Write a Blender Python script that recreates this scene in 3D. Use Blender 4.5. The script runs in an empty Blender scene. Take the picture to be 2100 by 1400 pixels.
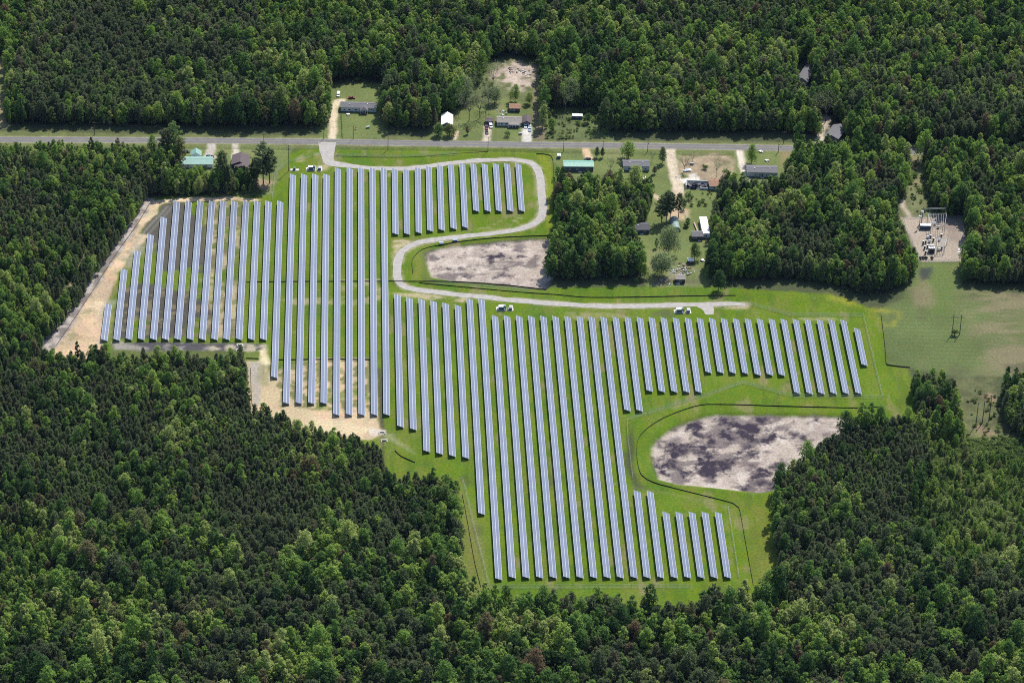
import bpy, math, random
import numpy as np
from mathutils import Matrix, Vector

# ---------------------------------------------------------------- camera, light
C = bpy.context.scene.collection
SC = bpy.context.scene
R = math.radians
FPX, YAW, PITCH, ROLL = 7450.0, 0.0576554, 0.5410014, -0.0368673      # telephoto from a light aircraft
CAM = np.array([131.8076 - 235.0, -1784.0, 1073.5147])
_f = np.array([math.sin(YAW)*math.cos(PITCH), math.cos(YAW)*math.cos(PITCH), -math.sin(PITCH)])
_r = np.array([math.cos(YAW), -math.sin(YAW), 0.0]); _d = np.cross(_f, _r)
_r2 = math.cos(ROLL)*_r + math.sin(ROLL)*_d; _d2 = -math.sin(ROLL)*_r + math.cos(ROLL)*_d
MROT = np.array([_r2, _d2, _f])
cd = bpy.data.cameras.new('camera'); cam = bpy.data.objects.new('camera', cd); C.objects.link(cam)
m4 = Matrix.Identity(4)
for i in range(3):
    m4[i][0] = _r2[i]; m4[i][1] = -_d2[i]; m4[i][2] = -_f[i]; m4[i][3] = CAM[i]
cam.matrix_world = m4
cd.sensor_width = 36.0; cd.sensor_fit = 'HORIZONTAL'; cd.lens = 36.0*FPX/2100.0
cd.clip_start = 5.0; cd.clip_end = 30000.0
SC.camera = cam

SUN_EL, SUN_AZ = 53.0, 27.0          # azimuth measured from +Y towards +X
world = bpy.data.worlds.new('World'); SC.world = world; world.use_nodes = True
wn = world.node_tree
bg = next(n for n in wn.nodes if n.type == 'BACKGROUND')
sky = wn.nodes.new('ShaderNodeTexSky'); sky.sky_type = 'NISHITA'; sky.sun_disc = False
sky.sun_elevation = R(SUN_EL); sky.sun_rotation = R(SUN_AZ); sky.altitude = 300
wn.links.new(sky.outputs[0], bg.inputs[0]); bg.inputs[1].default_value = 0.15
sd = bpy.data.lights.new('sun', 'SUN'); sd.energy = 5.0; sd.angle = R(0.5); sd.color = (1.0, 0.96, 0.88)
sun = bpy.data.objects.new('sun', sd); C.objects.link(sun)
sdir = Vector((math.sin(R(SUN_AZ))*math.cos(R(SUN_EL)), math.cos(R(SUN_AZ))*math.cos(R(SUN_EL)), math.sin(R(SUN_EL))))
sun.rotation_euler = sdir.to_track_quat('Z', 'Y').to_euler(); sun.location = (0, 0, 400)
SC.view_settings.view_transform = 'Standard'; SC.view_settings.look = 'None'
SC.view_settings.exposure = 0.53; SC.view_settings.gamma = 1.0
SC.render.engine = 'CYCLES'
SC.cycles.max_bounces = 5; SC.cycles.diffuse_bounces = 3; SC.cycles.glossy_bounces = 2
SC.cycles.transmission_bounces = 3; SC.cycles.transparent_max_bounces = 6
SC.cycles.pixel_filter_type = 'BLACKMAN_HARRIS'; SC.cycles.filter_width = 1.05
SC.cycles.use_denoising = False
rng = np.random.RandomState(7); random.seed(7)

# ---------------------------------------------------------------- helpers
def G(u, v, h=0.0):
    """survey point of the photo's map (2100 x 1400) -> world x, y at height h"""
    d = np.array([(u-1050.0)/FPX, (v-700.0)/FPX, 1.0]) @ MROT
    t = (h-CAM[2])/d[2]
    return np.array([CAM[0]+t*d[0], CAM[1]+t*d[1]])
def GP(pts, h=0.0): return np.array([G(u, v, h) for u, v in pts])
def project(P):
    c = MROT @ (np.asarray(P, float)-CAM).T
    return 1050+FPX*c[0]/c[2], 700+FPX*c[1]/c[2]

def tag(o, label=None, cat=None, group=None, kind=None):
    if label: o['label'] = label
    if cat: o['category'] = cat
    if group: o['group'] = group
    if kind: o['kind'] = kind
    return o
def thing(name, label, cat, loc=(0, 0, 0), rz=0.0, group=None):
    o = bpy.data.objects.new(name, None); C.objects.link(o)
    o.empty_display_size = 0.5
    o.location = loc; o.rotation_euler = (0, 0, rz)
    return tag(o, label, cat, group)
def mesh_obj(name, me, parent=None):
    o = bpy.data.objects.new(name, me); C.objects.link(o)
    if parent is not None: o.parent = parent
    return o

class MB:
    """collects shapes, then links them as one mesh object"""
    def __init__(s): s.v = []; s.f = []; s.m = []
    def add(s, vs, fs, mi=0):
        b = len(s.v); s.v += [tuple(map(float, p)) for p in vs]
        s.f += [tuple(b+i for i in f) for f in fs]; s.m += [mi]*len(fs); return s
    def box(s, x0, x1, y0, y1, z0, z1, mi=0):
        v = [(x0,y0,z0),(x1,y0,z0),(x1,y1,z0),(x0,y1,z0),(x0,y0,z1),(x1,y0,z1),(x1,y1,z1),(x0,y1,z1)]
        return s.add(v, [(0,3,2,1),(4,5,6,7),(0,1,5,4),(1,2,6,5),(2,3,7,6),(3,0,4,7)], mi)
    def tube(s, p, q, r0, r1=None, n=6, mi=0, cap=True):
        r1 = r0 if r1 is None else r1
        p = Vector(p); q = Vector(q); d = (q-p)
        a = d.orthogonal().normalized(); b = d.normalized().cross(a)
        v = []
        for c, r in ((p, r0), (q, r1)):
            for k in range(n):
                t = 2*math.pi*k/n; v.append(c + a*(r*math.cos(t)) + b*(r*math.sin(t)))
        f = [(k, (k+1) % n, n+(k+1) % n, n+k) for k in range(n)]
        if cap: f += [tuple(range(n))[::-1], tuple(range(n, 2*n))]
        return s.add(v, f, mi)
    def prism(s, poly, axis0, axis1, mi=0, ax='y'):
        """poly in (x,z), extruded along y from axis0 to axis1 (or ax='x': poly in (y,z))"""
        n = len(poly)
        P = (lambda a, b, t: (a, t, b)) if ax == 'y' else (lambda a, b, t: (t, a, b))
        v = [P(a, b, axis0) for a, b in poly] + [P(a, b, axis1) for a, b in poly]
        f = [tuple(range(n)), tuple(range(2*n-1, n-1, -1))] + [(k, n+k, n+(k+1) % n, (k+1) % n) for k in range(n)]
        return s.add(v, f, mi)
    def mesh(s, name, mats, smooth=False):
        me = bpy.data.meshes.new(name); me.from_pydata(s.v, [], s.f)
        for m in (mats if isinstance(mats, (list, tuple)) else [mats]): me.materials.append(m)
        me.polygons.foreach_set('material_index', s.m)
        if smooth: me.polygons.foreach_set('use_smooth', [True]*len(s.f))
        me.update(); return me
    def build(s, name, mats, parent=None, smooth=False): return mesh_obj(name, s.mesh(name, mats, smooth), parent)

# ---------------------------------------------------------------- materials
def mat(name, col, rough=0.8, metal=0.0, var=0.0, vscale=1.0, spec=0.3, rnd=0.0, coat=0.0):
    """plain surface with procedural unevenness (noise in object space) and optional per-object variation"""
    if max(col) < .7: col = tuple(c*.68 for c in col)
    m = bpy.data.materials.new(name); m.use_nodes = True; nt = m.node_tree; N = nt.nodes; L = nt.links
    b = N['Principled BSDF']; b.inputs['Roughness'].default_value = rough; b.inputs['Metallic'].default_value = metal
    b.inputs['Specular IOR Level'].default_value = spec; b.inputs['Coat Weight'].default_value = coat
    b.inputs['Base Color'].default_value = (*col, 1)
    if var > 0 or rnd > 0:
        hsv = N.new('ShaderNodeHueSaturation'); hsv.inputs['Color'].default_value = (*col, 1)
        tc = N.new('ShaderNodeTexCoord'); no = N.new('ShaderNodeTexNoise'); no.inputs['Scale'].default_value = vscale
        no.inputs['Detail'].default_value = 5; L.new(tc.outputs['Object'], no.inputs['Vector'])
        mr = N.new('ShaderNodeMapRange'); L.new(no.outputs['Fac'], mr.inputs['Value'])
        mr.inputs['From Min'].default_value = 0.25; mr.inputs['From Max'].default_value = 0.75
        mr.inputs['To Min'].default_value = 1-var; mr.inputs['To Max'].default_value = 1+var
        out = mr.outputs['Result']
        if rnd > 0:
            oi = N.new('ShaderNodeObjectInfo'); m2 = N.new('ShaderNodeMapRange'); L.new(oi.outputs['Random'], m2.inputs['Value'])
            m2.inputs['To Min'].default_value = 1-rnd; m2.inputs['To Max'].default_value = 1+rnd
            mu = N.new('ShaderNodeMath'); mu.operation = 'MULTIPLY'; L.new(out, mu.inputs[0]); L.new(m2.outputs['Result'], mu.inputs[1]); out = mu.outputs[0]
        L.new(out, hsv.inputs['Value']); L.new(hsv.outputs['Color'], b.inputs['Base Color'])
    return m

def leaf_mat(name, stops, translucent, patch=0.35):
    """foliage: colour picked per tree, broken up by noise through the crown; thin leaves let light through"""
    m = bpy.data.materials.new(name); m.use_nodes = True; nt = m.node_tree; N = nt.nodes; L = nt.links
    N.remove(N['Principled BSDF']); out = N['Material Output']
    oi = N.new('ShaderNodeObjectInfo'); rp = N.new('ShaderNodeValToRGB')
    ln = N.new('ShaderNodeTexNoise'); ln.inputs['Scale'].default_value = .022; ln.inputs['Detail'].default_value = 2; L.new(oi.outputs['Location'], ln.inputs['Vector'])
    m1 = N.new('ShaderNodeMath'); m1.operation = 'MULTIPLY_ADD'; L.new(ln.outputs['Fac'], m1.inputs[0]); m1.inputs[1].default_value = 2.2; m1.inputs[2].default_value = -1.1
    m2 = N.new('ShaderNodeMath'); m2.operation = 'ADD'; L.new(oi.outputs['Random'], m2.inputs[0]); L.new(m1.outputs[0], m2.inputs[1]); L.new(m2.outputs[0], rp.inputs['Fac'])
    el = rp.color_ramp.elements
    while len(el) > 1: el.remove(el[-1])
    el[0].position = stops[0][0]; el[0].color = (*stops[0][1], 1)
    for p, c in stops[1:]:
        e = el.new(p); e.color = (*c, 1)
    tc = N.new('ShaderNodeTexCoord'); no = N.new('ShaderNodeTexNoise'); no.inputs['Scale'].default_value = 0.9
    no.inputs['Detail'].default_value = 3; L.new(tc.outputs['Object'], no.inputs['Vector'])
    mr = N.new('ShaderNodeMapRange'); L.new(no.outputs['Fac'], mr.inputs['Value'])
    mr.inputs['From Min'].default_value = 0.3; mr.inputs['From Max'].default_value = 0.7
    mr.inputs['To Min'].default_value = 1-patch; mr.inputs['To Max'].default_value = 1+patch
    hs = N.new('ShaderNodeHueSaturation'); L.new(rp.outputs['Color'], hs.inputs['Color']); L.new(mr.outputs['Result'], hs.inputs['Value'])
    df = N.new('ShaderNodeBsdfDiffuse'); tr = N.new('ShaderNodeBsdfTranslucent'); mx = N.new('ShaderNodeMixShader')
    L.new(hs.outputs['Color'], df.inputs['Color'])
    h2 = N.new('ShaderNodeHueSaturation'); h2.inputs['Value'].default_value = 1.2; h2.inputs['Saturation'].default_value = 1.1
    L.new(hs.outputs['Color'], h2.inputs['Color']); L.new(h2.outputs['Color'], tr.inputs['Color'])
    mx.inputs[0].default_value = translucent
    L.new(df.outputs[0], mx.inputs[1]); L.new(tr.outputs[0], mx.inputs[2]); L.new(mx.outputs[0], out.inputs['Surface'])
    return m

M = {}
M['pine'] = leaf_mat('pine_needles', [(0, (.098, .126, .066)), (.4, (.126, .160, .080)), (.52, (.152, .148, .092)), (.58, (.136, .170, .086)), (.8, (.156, .190, .092)), (1, (.162, .232, .084))], .46, .25)
M['leaf'] = leaf_mat('broad_leaves', [(0, (.054, .100, .034)), (.2, (.090, .156, .046)), (.42, (.132, .222, .056)), (.47, (.160, .150, .075)), (.485, (.160, .115, .070)), (.52, (.148, .240, .058)), (.72, (.198, .295, .066)), (.9, (.260, .340, .082)), (1, (.30, .35, .12))], .5, .28)
M['pale'] = leaf_mat('young_pale_leaves', [(0, (.15, .195, .085)), (1, (.20, .245, .11))], .3, .3)
M['scrub'] = leaf_mat('scrub_leaves', [(0, (.08, .125, .04)), (.5, (.13, .19, .05)), (1, (.18, .225, .08))], .28, .3)
M['bark'] = mat('bark', (.075, .06, .048), .95, var=.3, vscale=3)
M['greybark'] = mat('pale_bark', (.16, .14, .12), .95, var=.3, vscale=3)
M['asphalt'] = mat('worn_asphalt', (.165, .16, .165), .9, var=.16, vscale=.25)
M['white'] = mat('white_paint', (.78, .78, .77), .5, var=.05, vscale=1)
M['offwhite'] = mat('off_white_siding', (.58, .63, .66), .6, var=.08, vscale=1)
M['concrete'] = mat('concrete', (.62, .58, .52), .85, var=.12, vscale=.8)
M['galv'] = mat('galvanised_steel', (.36, .39, .42), .45, metal=.35, var=.1, vscale=2)
M['darkmetal'] = mat('dark_metal', (.05, .055, .06), .6, var=.1, vscale=2)
M['wood'] = mat('weathered_pole_wood', (.10, .085, .07), .9, var=.25, vscale=1.5)
M['glass'] = mat('window_glass', (.025, .03, .035), .12, spec=.6)
M['tyre'] = mat('tyre_rubber', (.02, .02, .02), .9)
M['roofgrey'] = mat('grey_shingles', (.17, .165, .175), .9, var=.22, vscale=1.2)
M['rooftan'] = mat('tan_shingles', (.30, .27, .24), .9, var=.16, vscale=1.2)
M['roofbrown'] = mat('brown_shingles', (.13, .10, .105), .9, var=.18, vscale=1.2)
M['roofdark'] = mat('charcoal_shingles', (.10, .10, .115), .9, var=.2, vscale=1.2)
M['green'] = mat('green_metal_roof', (.20, .42, .33), .5, var=.25, vscale=.7)
M['mint'] = mat('faded_mint_metal_roof', (.26, .44, .38), .55, var=.12, vscale=.5)
M['rust'] = mat('rusty_tin', (.30, .16, .10), .8, var=.3, vscale=.8)
M['teal'] = mat('teal_grey_cabinet_paint', (.10, .17, .19), .45, var=.08, vscale=1)
M['bluegrey'] = mat('blue_grey_siding', (.10, .12, .16), .7, var=.1)
M['redpaint'] = mat('dark_red_paint', (.20, .03, .025), .3, coat=.5)
M['whitecar'] = mat('white_car_paint', (.75, .77, .78), .3, coat=.6)
M['bluecar'] = mat('pale_blue_car_paint', (.40, .52, .62), .3, coat=.6)
M['tealcar'] = mat('teal_car_paint', (.12, .26, .27), .3, coat=.6)
M['blackcar'] = mat('black_car_paint', (.03, .03, .035), .3, coat=.6)
M['bluebin'] = mat('blue_bin_paint', (.12, .22, .42), .5)
M['fabric'] = mat('black_silt_fabric', (.018, .017, .02), .9, var=.2, vscale=2)
M['tan'] = mat('tan_silt_fabric', (.12, .085, .055), .9, var=.2, vscale=2)
M['junk'] = mat('mixed_scrap', (.45, .43, .42), .8, var=.5, vscale=.9, rnd=.4)
# ---------------------------------------------------------------- ground sheet
_T = np.random.RandomState(3).rand(512, 512).astype(np.float32)
def vnoise(x, y, s, o=0):
    x = x/s + 37.3*o; y = y/s + 91.7*o
    xi = np.floor(x).astype(int); yi = np.floor(y).astype(int); fx = x-xi; fy = y-yi
    fx = fx*fx*(3-2*fx); fy = fy*fy*(3-2*fy)
    a = _T[xi & 511, yi & 511]; b = _T[(xi+1) & 511, yi & 511]; c = _T[xi & 511, (yi+1) & 511]; d = _T[(xi+1) & 511, (yi+1) & 511]
    return (a*(1-fx)+b*fx)*(1-fy) + (c*(1-fx)+d*fx)*fy
def fbm(x, y, s, o=0, n=4):
    t = 0; a = .5
    for i in range(n): t = t + a*vnoise(x, y, s/2**i, o+i*1.37); a *= .5
    return t/(1-.5**n)
def inside(P, poly):
    x, y = P[:, 0], P[:, 1]; r = np.zeros(len(P), bool); n = len(poly)
    for i in range(n):
        x0, y0 = poly[i]; x1, y1 = poly[(i+1) % n]
        if y0 == y1: continue
        r ^= ((y0 > y) != (y1 > y)) & (x < (x1-x0)*(y-y0)/(y1-y0)+x0)
    return r
def dist_line(P, pl, closed=False):
    d = np.full(len(P), 1e9); n = len(pl)
    for i in range(n if closed else n-1):
        a = pl[i]; b = pl[(i+1) % n]; ab = b-a; t = np.clip(((P-a)@ab)/max(ab@ab, 1e-9), 0, 1)
        q = P-a-t[:, None]*ab; d = np.minimum(d, np.sqrt((q*q).sum(1)))
    return d
GX0, GX1, GY0, GY1, GS = -440.0, 480.0, -400.0, 580.0, 1.25
nx = int((GX1-GX0)/GS)+1; ny = int((GY1-GY0)/GS)+1
gx, gy = np.meshgrid(GX0+GS*np.arange(nx), GY0+GS*np.arange(ny)); PX = gx.ravel(); PY = gy.ravel(); PG = np.stack([PX, PY], 1)
W1 = np.stack([fbm(PX, PY, 9, 1)-.5, fbm(PX, PY, 9, 5)-.5], 1)*2
NF = fbm(PX, PY, 4, 11, 3); NM = fbm(PX, PY, 18, 13); NL = fbm(PX, PY, 60, 17)
def smooth(t): t = np.clip(t, 0, 1); return t*t*(3-2*t)
def pm(px, soft=2.0, warp=2.5, world_pts=None):
    """soft mask of a map polygon, its outline roughened by noise"""
    poly = GP(px) if world_pts is None else world_pts
    lo = poly.min(0)-12; hi = poly.max(0)+12
    idx = np.nonzero((PX > lo[0]) & (PX < hi[0]) & (PY > lo[1]) & (PY < hi[1]))[0]
    Q = PG[idx]+W1[idx]*warp
    d = dist_line(Q, poly, True); d = np.where(inside(Q, poly), -d, d)
    out = np.zeros(len(PX)); out[idx] = smooth(.5-d/(2*soft)); return out
def lm(px, width, soft=1.0, warp=1.0):
    pl = GP(px); lo = pl.min(0)-15-width; hi = pl.max(0)+15+width
    idx = np.nonzero((PX > lo[0]) & (PX < hi[0]) & (PY > lo[1]) & (PY < hi[1]))[0]
    d = dist_line(PG[idx]+W1[idx]*warp, pl)
    out = np.zeros(len(PX)); out[idx] = smooth(.5-(d-width/2)/(2*soft)); return out
def dl(px, reach=14.0):
    pl = GP(px); lo = pl.min(0)-reach; hi = pl.max(0)+reach
    idx = np.nonzero((PX > lo[0]) & (PX < hi[0]) & (PY > lo[1]) & (PY < hi[1]))[0]
    out = np.full(len(PX), 1e3); out[idx] = dist_line(PG[idx], pl); return out

ROAD = [(-260, 285), (-60, 286), (300, 287.5), (600, 290), (850, 293.5), (1100, 297), (1300, 299), (1560, 303), (1886, 311), (2380, 323)]
TRACK = [(672, 292), (672, 318), (676, 333), (700, 338), (760, 344.5), (830, 346), (880, 341), (940, 333), (1000, 328.5), (1050, 328), (1085, 333), (1102, 346), (1108, 368), (1111, 400), (1113, 430), (1108, 448), (1090, 461), (1060, 471), (1010, 479), (950, 485), (895, 491), (855, 499), (830, 512), (818, 530), (814, 555), (818, 577), (832, 589), (860, 595), (920, 602), (1000, 610), (1080, 618), (1160, 624), (1250, 628), (1340, 627), (1400, 625), (1460, 624), (1500, 623), (1528, 625)]
SPUR = [(1440, 624), (1452, 633), (1455, 645)]
SITE = [(300, 406), (345, 402), (545, 402), (562, 398), (575, 350), (590, 318), (612, 305), (660, 304), (680, 303), (900, 304), (1134, 309), (1136, 460), (1126, 487), (1122, 545), (1118, 590), (1330, 588), (1450, 588), (1560, 594), (1700, 604), (1800, 634), (1808, 660), (1816, 745), (1862, 757), (1880, 838), (1880, 890), (1600, 1000), (1590, 1110), (1605, 1200), (1605, 1275), (990, 1275), (930, 1200), (930, 1000), (800, 1000), (770, 930), (600, 905), (500, 860), (495, 740), (220, 770), (85, 740), (85, 716), (150, 640), (190, 580), (262, 478)]
POND1 = [(872, 522), (880, 514), (905, 506), (960, 499), (1040, 492), (1126, 488), (1150, 540), (1120, 592), (1060, 586), (990, 577), (930, 574), (885, 566), (876, 545)]
POND2 = [(1338, 917), (1350, 900), (1376, 880), (1410, 862), (1450, 853), (1500, 849), (1560, 850), (1650, 851), (1725, 852), (1780, 870), (1700, 960), (1600, 1000), (1560, 1008), (1500, 1001), (1440, 995), (1390, 990), (1352, 980), (1340, 955)]
SAND = [(296, 414), (370, 405), (470, 404), (535, 408), (530, 411), (352, 413), (332, 418), (310, 448), (280, 480), (306, 482), (262, 530), (244, 560), (216, 620), (208, 700), (214, 712), (205, 735), (85, 735), (150, 655), (200, 585), (250, 510), (272, 470)]
DEBRIS = [(70, 726), (64, 700), (118, 632), (176, 566), (234, 486), (268, 426), (292, 402), (314, 408), (311, 419), (282, 465), (238, 528), (187, 608), (119, 710), (100, 728)]
WETL = [(335, 420), (352, 414), (378, 414), (420, 470), (425, 560), (330, 560), (318, 500), (285, 480), (312, 446)]
WETL2 = [(246, 600), (300, 560), (345, 595), (430, 600), (430, 690), (225, 694)]
WETB = [(228, 705), (300, 700), (420, 703), (545, 706), (540, 718), (430, 719), (300, 720), (236, 716)]
SAND2 = [(506, 740), (545, 735), (560, 775), (580, 755), (640, 735), (760, 735), (770, 780), (776, 850), (782, 890), (760, 900), (640, 890), (520, 860), (505, 800)]
MID_LEFT = [(425, 413), (500, 412), (500, 560), (495, 692), (420, 692), (412, 560)]

Mk = {}
col = np.empty((len(PX), 3)); col[:] = (.070, .085, .038)
def blend(mask, c, var=0.0, noise=None):
    global col
    c = np.asarray(c, float)
    if var: c = c[None]*(1+var*2*((NF if noise is None else noise)-.5))[:, None]
    col = col*(1-mask[:, None]) + c*mask[:, None]
def blot(lo, hi, n): return smooth((n-lo)/(hi-lo))
# open land: mown verge, lawns, hay field, rough ground
GRASS = (.106, .174, .006); LAWN = (.150, .185, .060); ROUGH = (.145, .150, .070); PALE = (.27, .235, .15); SANDC = (.58, .415, .26)
lawns = [[(655, 172), (788, 172), (795, 284), (655, 284)], [(885, 232), (945, 222), (1035, 200), (1112, 195), (1116, 288), (880, 288)], [(1132, 303), (1640, 313), (1616, 372), (1525, 378), (1500, 385), (1480, 430), (1458, 600), (1325, 600), (1296, 480), (1335, 420), (1290, 390), (1140, 385)], [(365, 296), (600, 300), (590, 330), (570, 400), (470, 406), (365, 345)]]
blend(pm([(-60, 268), (300, 274), (600, 276), (1100, 285), (1640, 291), (2150, 303), (2150, 326), (1640, 315), (1100, 308), (600, 304), (300, 302), (-60, 302)], 2, 2), (.135, .155, .055), .3)
for i, q in enumerate(lawns):
    m = pm(q, 2.5, 3); blend(m, LAWN, .25, NM); blend(m*blot(.58, .75, NM)*.6, (.21, .205, .095))
blend(pm([(955, 215), (960, 160), (990, 135), (1040, 122), (1108, 126), (1116, 288), (1092, 288), (1090, 210), (1030, 200)], 3, 4), (.13, .15, .06), .4)
blend(pm([(1118, 285), (1115, 225), (1190, 215), (1245, 240), (1250, 285)], 3, 3), (.115, .145, .055), .4)
FIELD = [(1800, 640), (1845, 615), (1872, 570), (1886, 538), (1974, 538), (1970, 592), (2140, 605), (2140, 772), (1985, 772), (1870, 757), (1818, 748), (1808, 690)]
fm = pm(FIELD, 2, 2.5); blend(fm, (.122, .152, .052), .3, NM)
rows = .5+.5*np.sin((PY+2*NM+.03*PX)*2*math.pi/4.2)
blend(fm*rows*.5, (.080, .125, .034)); blend(fm*smooth((PX-G(1960, 700)[0])/25)*blot(.40, .62, fbm(PX*.35, PY, 9, 27))*.8, (.215, .185, .105)); blend(fm*blot(.38, .66, NL)*(.15+.7*rows)*(.5+NF*.6), (.20, .175, .105)); blend(fm*blot(.62, .75, fbm(PX, PY, 30, 23))*.6, (.085, .08, .05))
blend(pm([(1890, 538), (1972, 538), (1950, 640), (1905, 650)], 4, 4)*.5, (.12, .17, .04))
blend(pm([(1866, 600), (1900, 560), (1915, 625), (1880, 632)], 4, 4)*.5, (.26, .20, .13))
blend(pm([(1888, 550), (1912, 548), (1908, 572), (1890, 576)], 2, 2)*.8, (.035, .04, .05))
corr = pm([(1852, 312), (1892, 318), (1905, 370), (1925, 430), (1930, 450), (1845, 450), (1850, 400)], 2, 2.5)
blend(corr, (.15, .165, .075), .45); blend(corr*blot(.55, .68, NM)*.7, (.30, .23, .14))
SCR = [(1948, 772), (2040, 768), (2046, 840), (2110, 905), (2110, 930), (1990, 905), (1950, 890)]
sm = pm(SCR, 3, 3); blend(sm, (.105, .115, .05), .45); blend(sm*blot(.52, .66, NM)*.75, (.30, .21, .14)); blend(sm*blot(.6, .7, NL)*.6, (.055, .05, .045))
blend(pm([(1900, 880), (2110, 900), (2110, 1180), (1930, 1150)], 10, 6)*.9, (.125, .165, .045), .4)
# the solar site
st = pm(SITE, 1.5, 2.0); blend(st, GRASS, .18, NM)
blend(st*blot(.52, .74, NL)*.45, (.130, .170, .013)); blend(st*blot(.55, .72, fbm(PX, PY, 26, 31))*.5, (.070, .142, .013))
blend(st*blot(.50, .66, fbm(PX, PY*.35, 7, 33))*.45, (.150, .165, .030)); blend(st*blot(.56, .70, fbm(PX, PY*.3, 5, 37))*.4, (.055, .110, .012)); blend(st*blot(.66, .76, fbm(PX, PY*.4, 8, 39))*.55, (.24, .20, .10))
mow = .5+.5*np.sin(PX*2*math.pi/1.75); blend(st*blot(.45, .7, NM)*mow*.3, (.17, .185, .05))
blend(pm([(1690, 602), (1800, 628), (1850, 640), (1830, 668), (1790, 662), (1770, 636), (1700, 614)], 3, 4)*blot(.40, .6, NM)*.6, (.30, .29, .03))
blend(pm([(1102, 316), (1122, 320), (1130, 330), (1132, 460), (1118, 470), (1117, 360)], 1.5, 1.5)*.55, (.22, .235, .02))
blend(pm([(940, 1000), (985, 1060), (1005, 1210), (985, 1250), (945, 1190)], 4, 3)*.6, (.17, .165, .05))
blend(pm([(1530, 1050), (1580, 1020), (1590, 1200), (1545, 1200)], 6, 4)*.3, (.19, .17, .04))
ml = pm(MID_LEFT, 2, 1.0); stripe = blot(.42, .62, NF+.25*np.sin(PX*2*math.pi/7+1.2))
blend(ml*blot(.22, .5, NM)*.9, (.175, .15, .085), .4); blend(ml*stripe*blot(.30, .62, fbm(PX, PY*.4, 6, 43))*.75, (.46, .385, .25)); blend(ml*blot(.52, .68, fbm(PX, PY, 10, 47))*.7, (.095, .14, .025))
blend(pm(WETL, 1.5, 2)*.95, (.085, .078, .068), .25, NM); blend(pm([(330, 560), (420, 545), (425, 600), (310, 612)], 2, 2.5)*blot(.35, .5, NM), (.125, .185, .02))
blend(pm(WETL2, 1.5, 2.5)*blot(.36, .5, NM+.12*NF)*.95, (.080, .072, .066), .25); blend(pm(WETL2, 1.5, 2.5)*blot(.55, .66, NF)*.6, (.22, .18, .10))
blend(pm(SAND, 1.0, 2.0), SANDC, .3, NM); blend(pm(SAND, 1, 2)*blot(.50, .66, fbm(PX+PY*.4, PY*.5, 9, 44))*.55, (.36, .30, .215)); blend(pm(SAND, 1, 2)*blot(.62, .72, fbm(PX, PY, 6, 46))*.5, (.16, .17, .07)); blend(pm(SAND, 1.0, 2)*blot(.56, .7, NM)*.5, (.68, .55, .36)); blend(pm(SAND, 1, 2)*blot(.58, .68, fbm(PX, PY, 12, 41))*.35, (.30, .28, .17))
blend(pm([(280, 500), (300, 505), (225, 640), (214, 712), (196, 712), (208, 630)], 2.5, 2)*blot(.3, .55, NM)*.65, (.33, .30, .24))
blend(pm([(120, 730), (230, 640), (200, 735)], 4, 3)*.45, (.66, .44, .29))
blend(lm([(343, 424), (300, 470), (255, 530)], 1.3, .8, .6)*.5, (.30, .29, .27)); blend(lm([(353, 424), (309, 474), (264, 535)], 1.3, .8, .6)*.4, (.28, .27, .25))
blend(pm(DEBRIS, 1.0, 2.5), (.24, .21, .19), .5); blend(pm(DEBRIS, 1, 2.5)*blot(.5, .62, NF), (.42, .37, .33))
blend(pm([(225, 718), (500, 716), (505, 745), (225, 760)], 2, 2)*.8, (.105, .115, .04), .4); blend(pm(WETB, 1.2, 1.5), (.085, .08, .085), .3); blend(pm(WETB, 1, 1.5)*blot(.55, .68, NF)*.6, (.30, .28, .25))
blend(pm([(228, 701), (250, 699), (300, 712), (300, 719), (238, 717)], 2, 2)*.7, (.33, .30, .25))
blend(pm([(425, 708), (545, 706), (550, 722), (500, 721), (430, 719)], 1.5, 2)*blot(.35, .55, NF)*.8, (.44, .38, .27))
s2 = pm(SAND2, 1.5, 2.0); blend(s2, (.52, .41, .25), .2, NM); blend(s2*blot(.5, .62, NM)*.6, (.60, .42, .27)); blend(s2*blot(.52, .68, fbm(PX, PY*.6, 8, 48))*.5, (.34, .29, .20))
s3 = pm([(548, 742), (780, 732), (780, 845), (575, 835), (560, 780)], 2, 2)
blend(s3*blot(.45, .58, NF+.12*np.sin(PX*2*math.pi/7))*.85, (.13, .15, .045)); blend(s3*blot(.58, .72, NM)*.7, (.12, .185, .02))
blend(pm([(512, 742), (532, 742), (533, 830), (520, 830)], 1.2, 1)*.8, (.36, .33, .29)); blend(pm([(530, 745), (552, 745), (545, 790), (532, 790)], 2, 3)*.6, (.20, .21, .11))
blend(lm([(536, 722), (540, 735), (546, 745)], 5, 1.5, 1.5)*.9, (.66, .56, .35)); blend(pm([(500, 722), (530, 720), (530, 738), (500, 738)], 1, 1.5), (.12, .16, .03), .3)
blend(pm([(560, 845), (700, 862), (770, 880), (700, 895), (540, 865)], 2, 3)*blot(.4, .6, NM)*.5, (.62, .53, .33))
blend(lm([(778, 757), (781, 800), (784, 888)], 2.6, 1.2, .8)*.9, (.075, .065, .045)); blend(lm([(785, 893), (787, 930), (789, 960)], 1.5, .8, .6)*.8, (.07, .06, .04))
blend(pm([(752, 878), (788, 882), (790, 892), (760, 892)], 1.5, 1.5)*.85, (.58, .52, .44)); blend(pm([(784, 893), (806, 890), (850, 930), (800, 903)], 2, 2)*.35, (.40, .36, .25))
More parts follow.
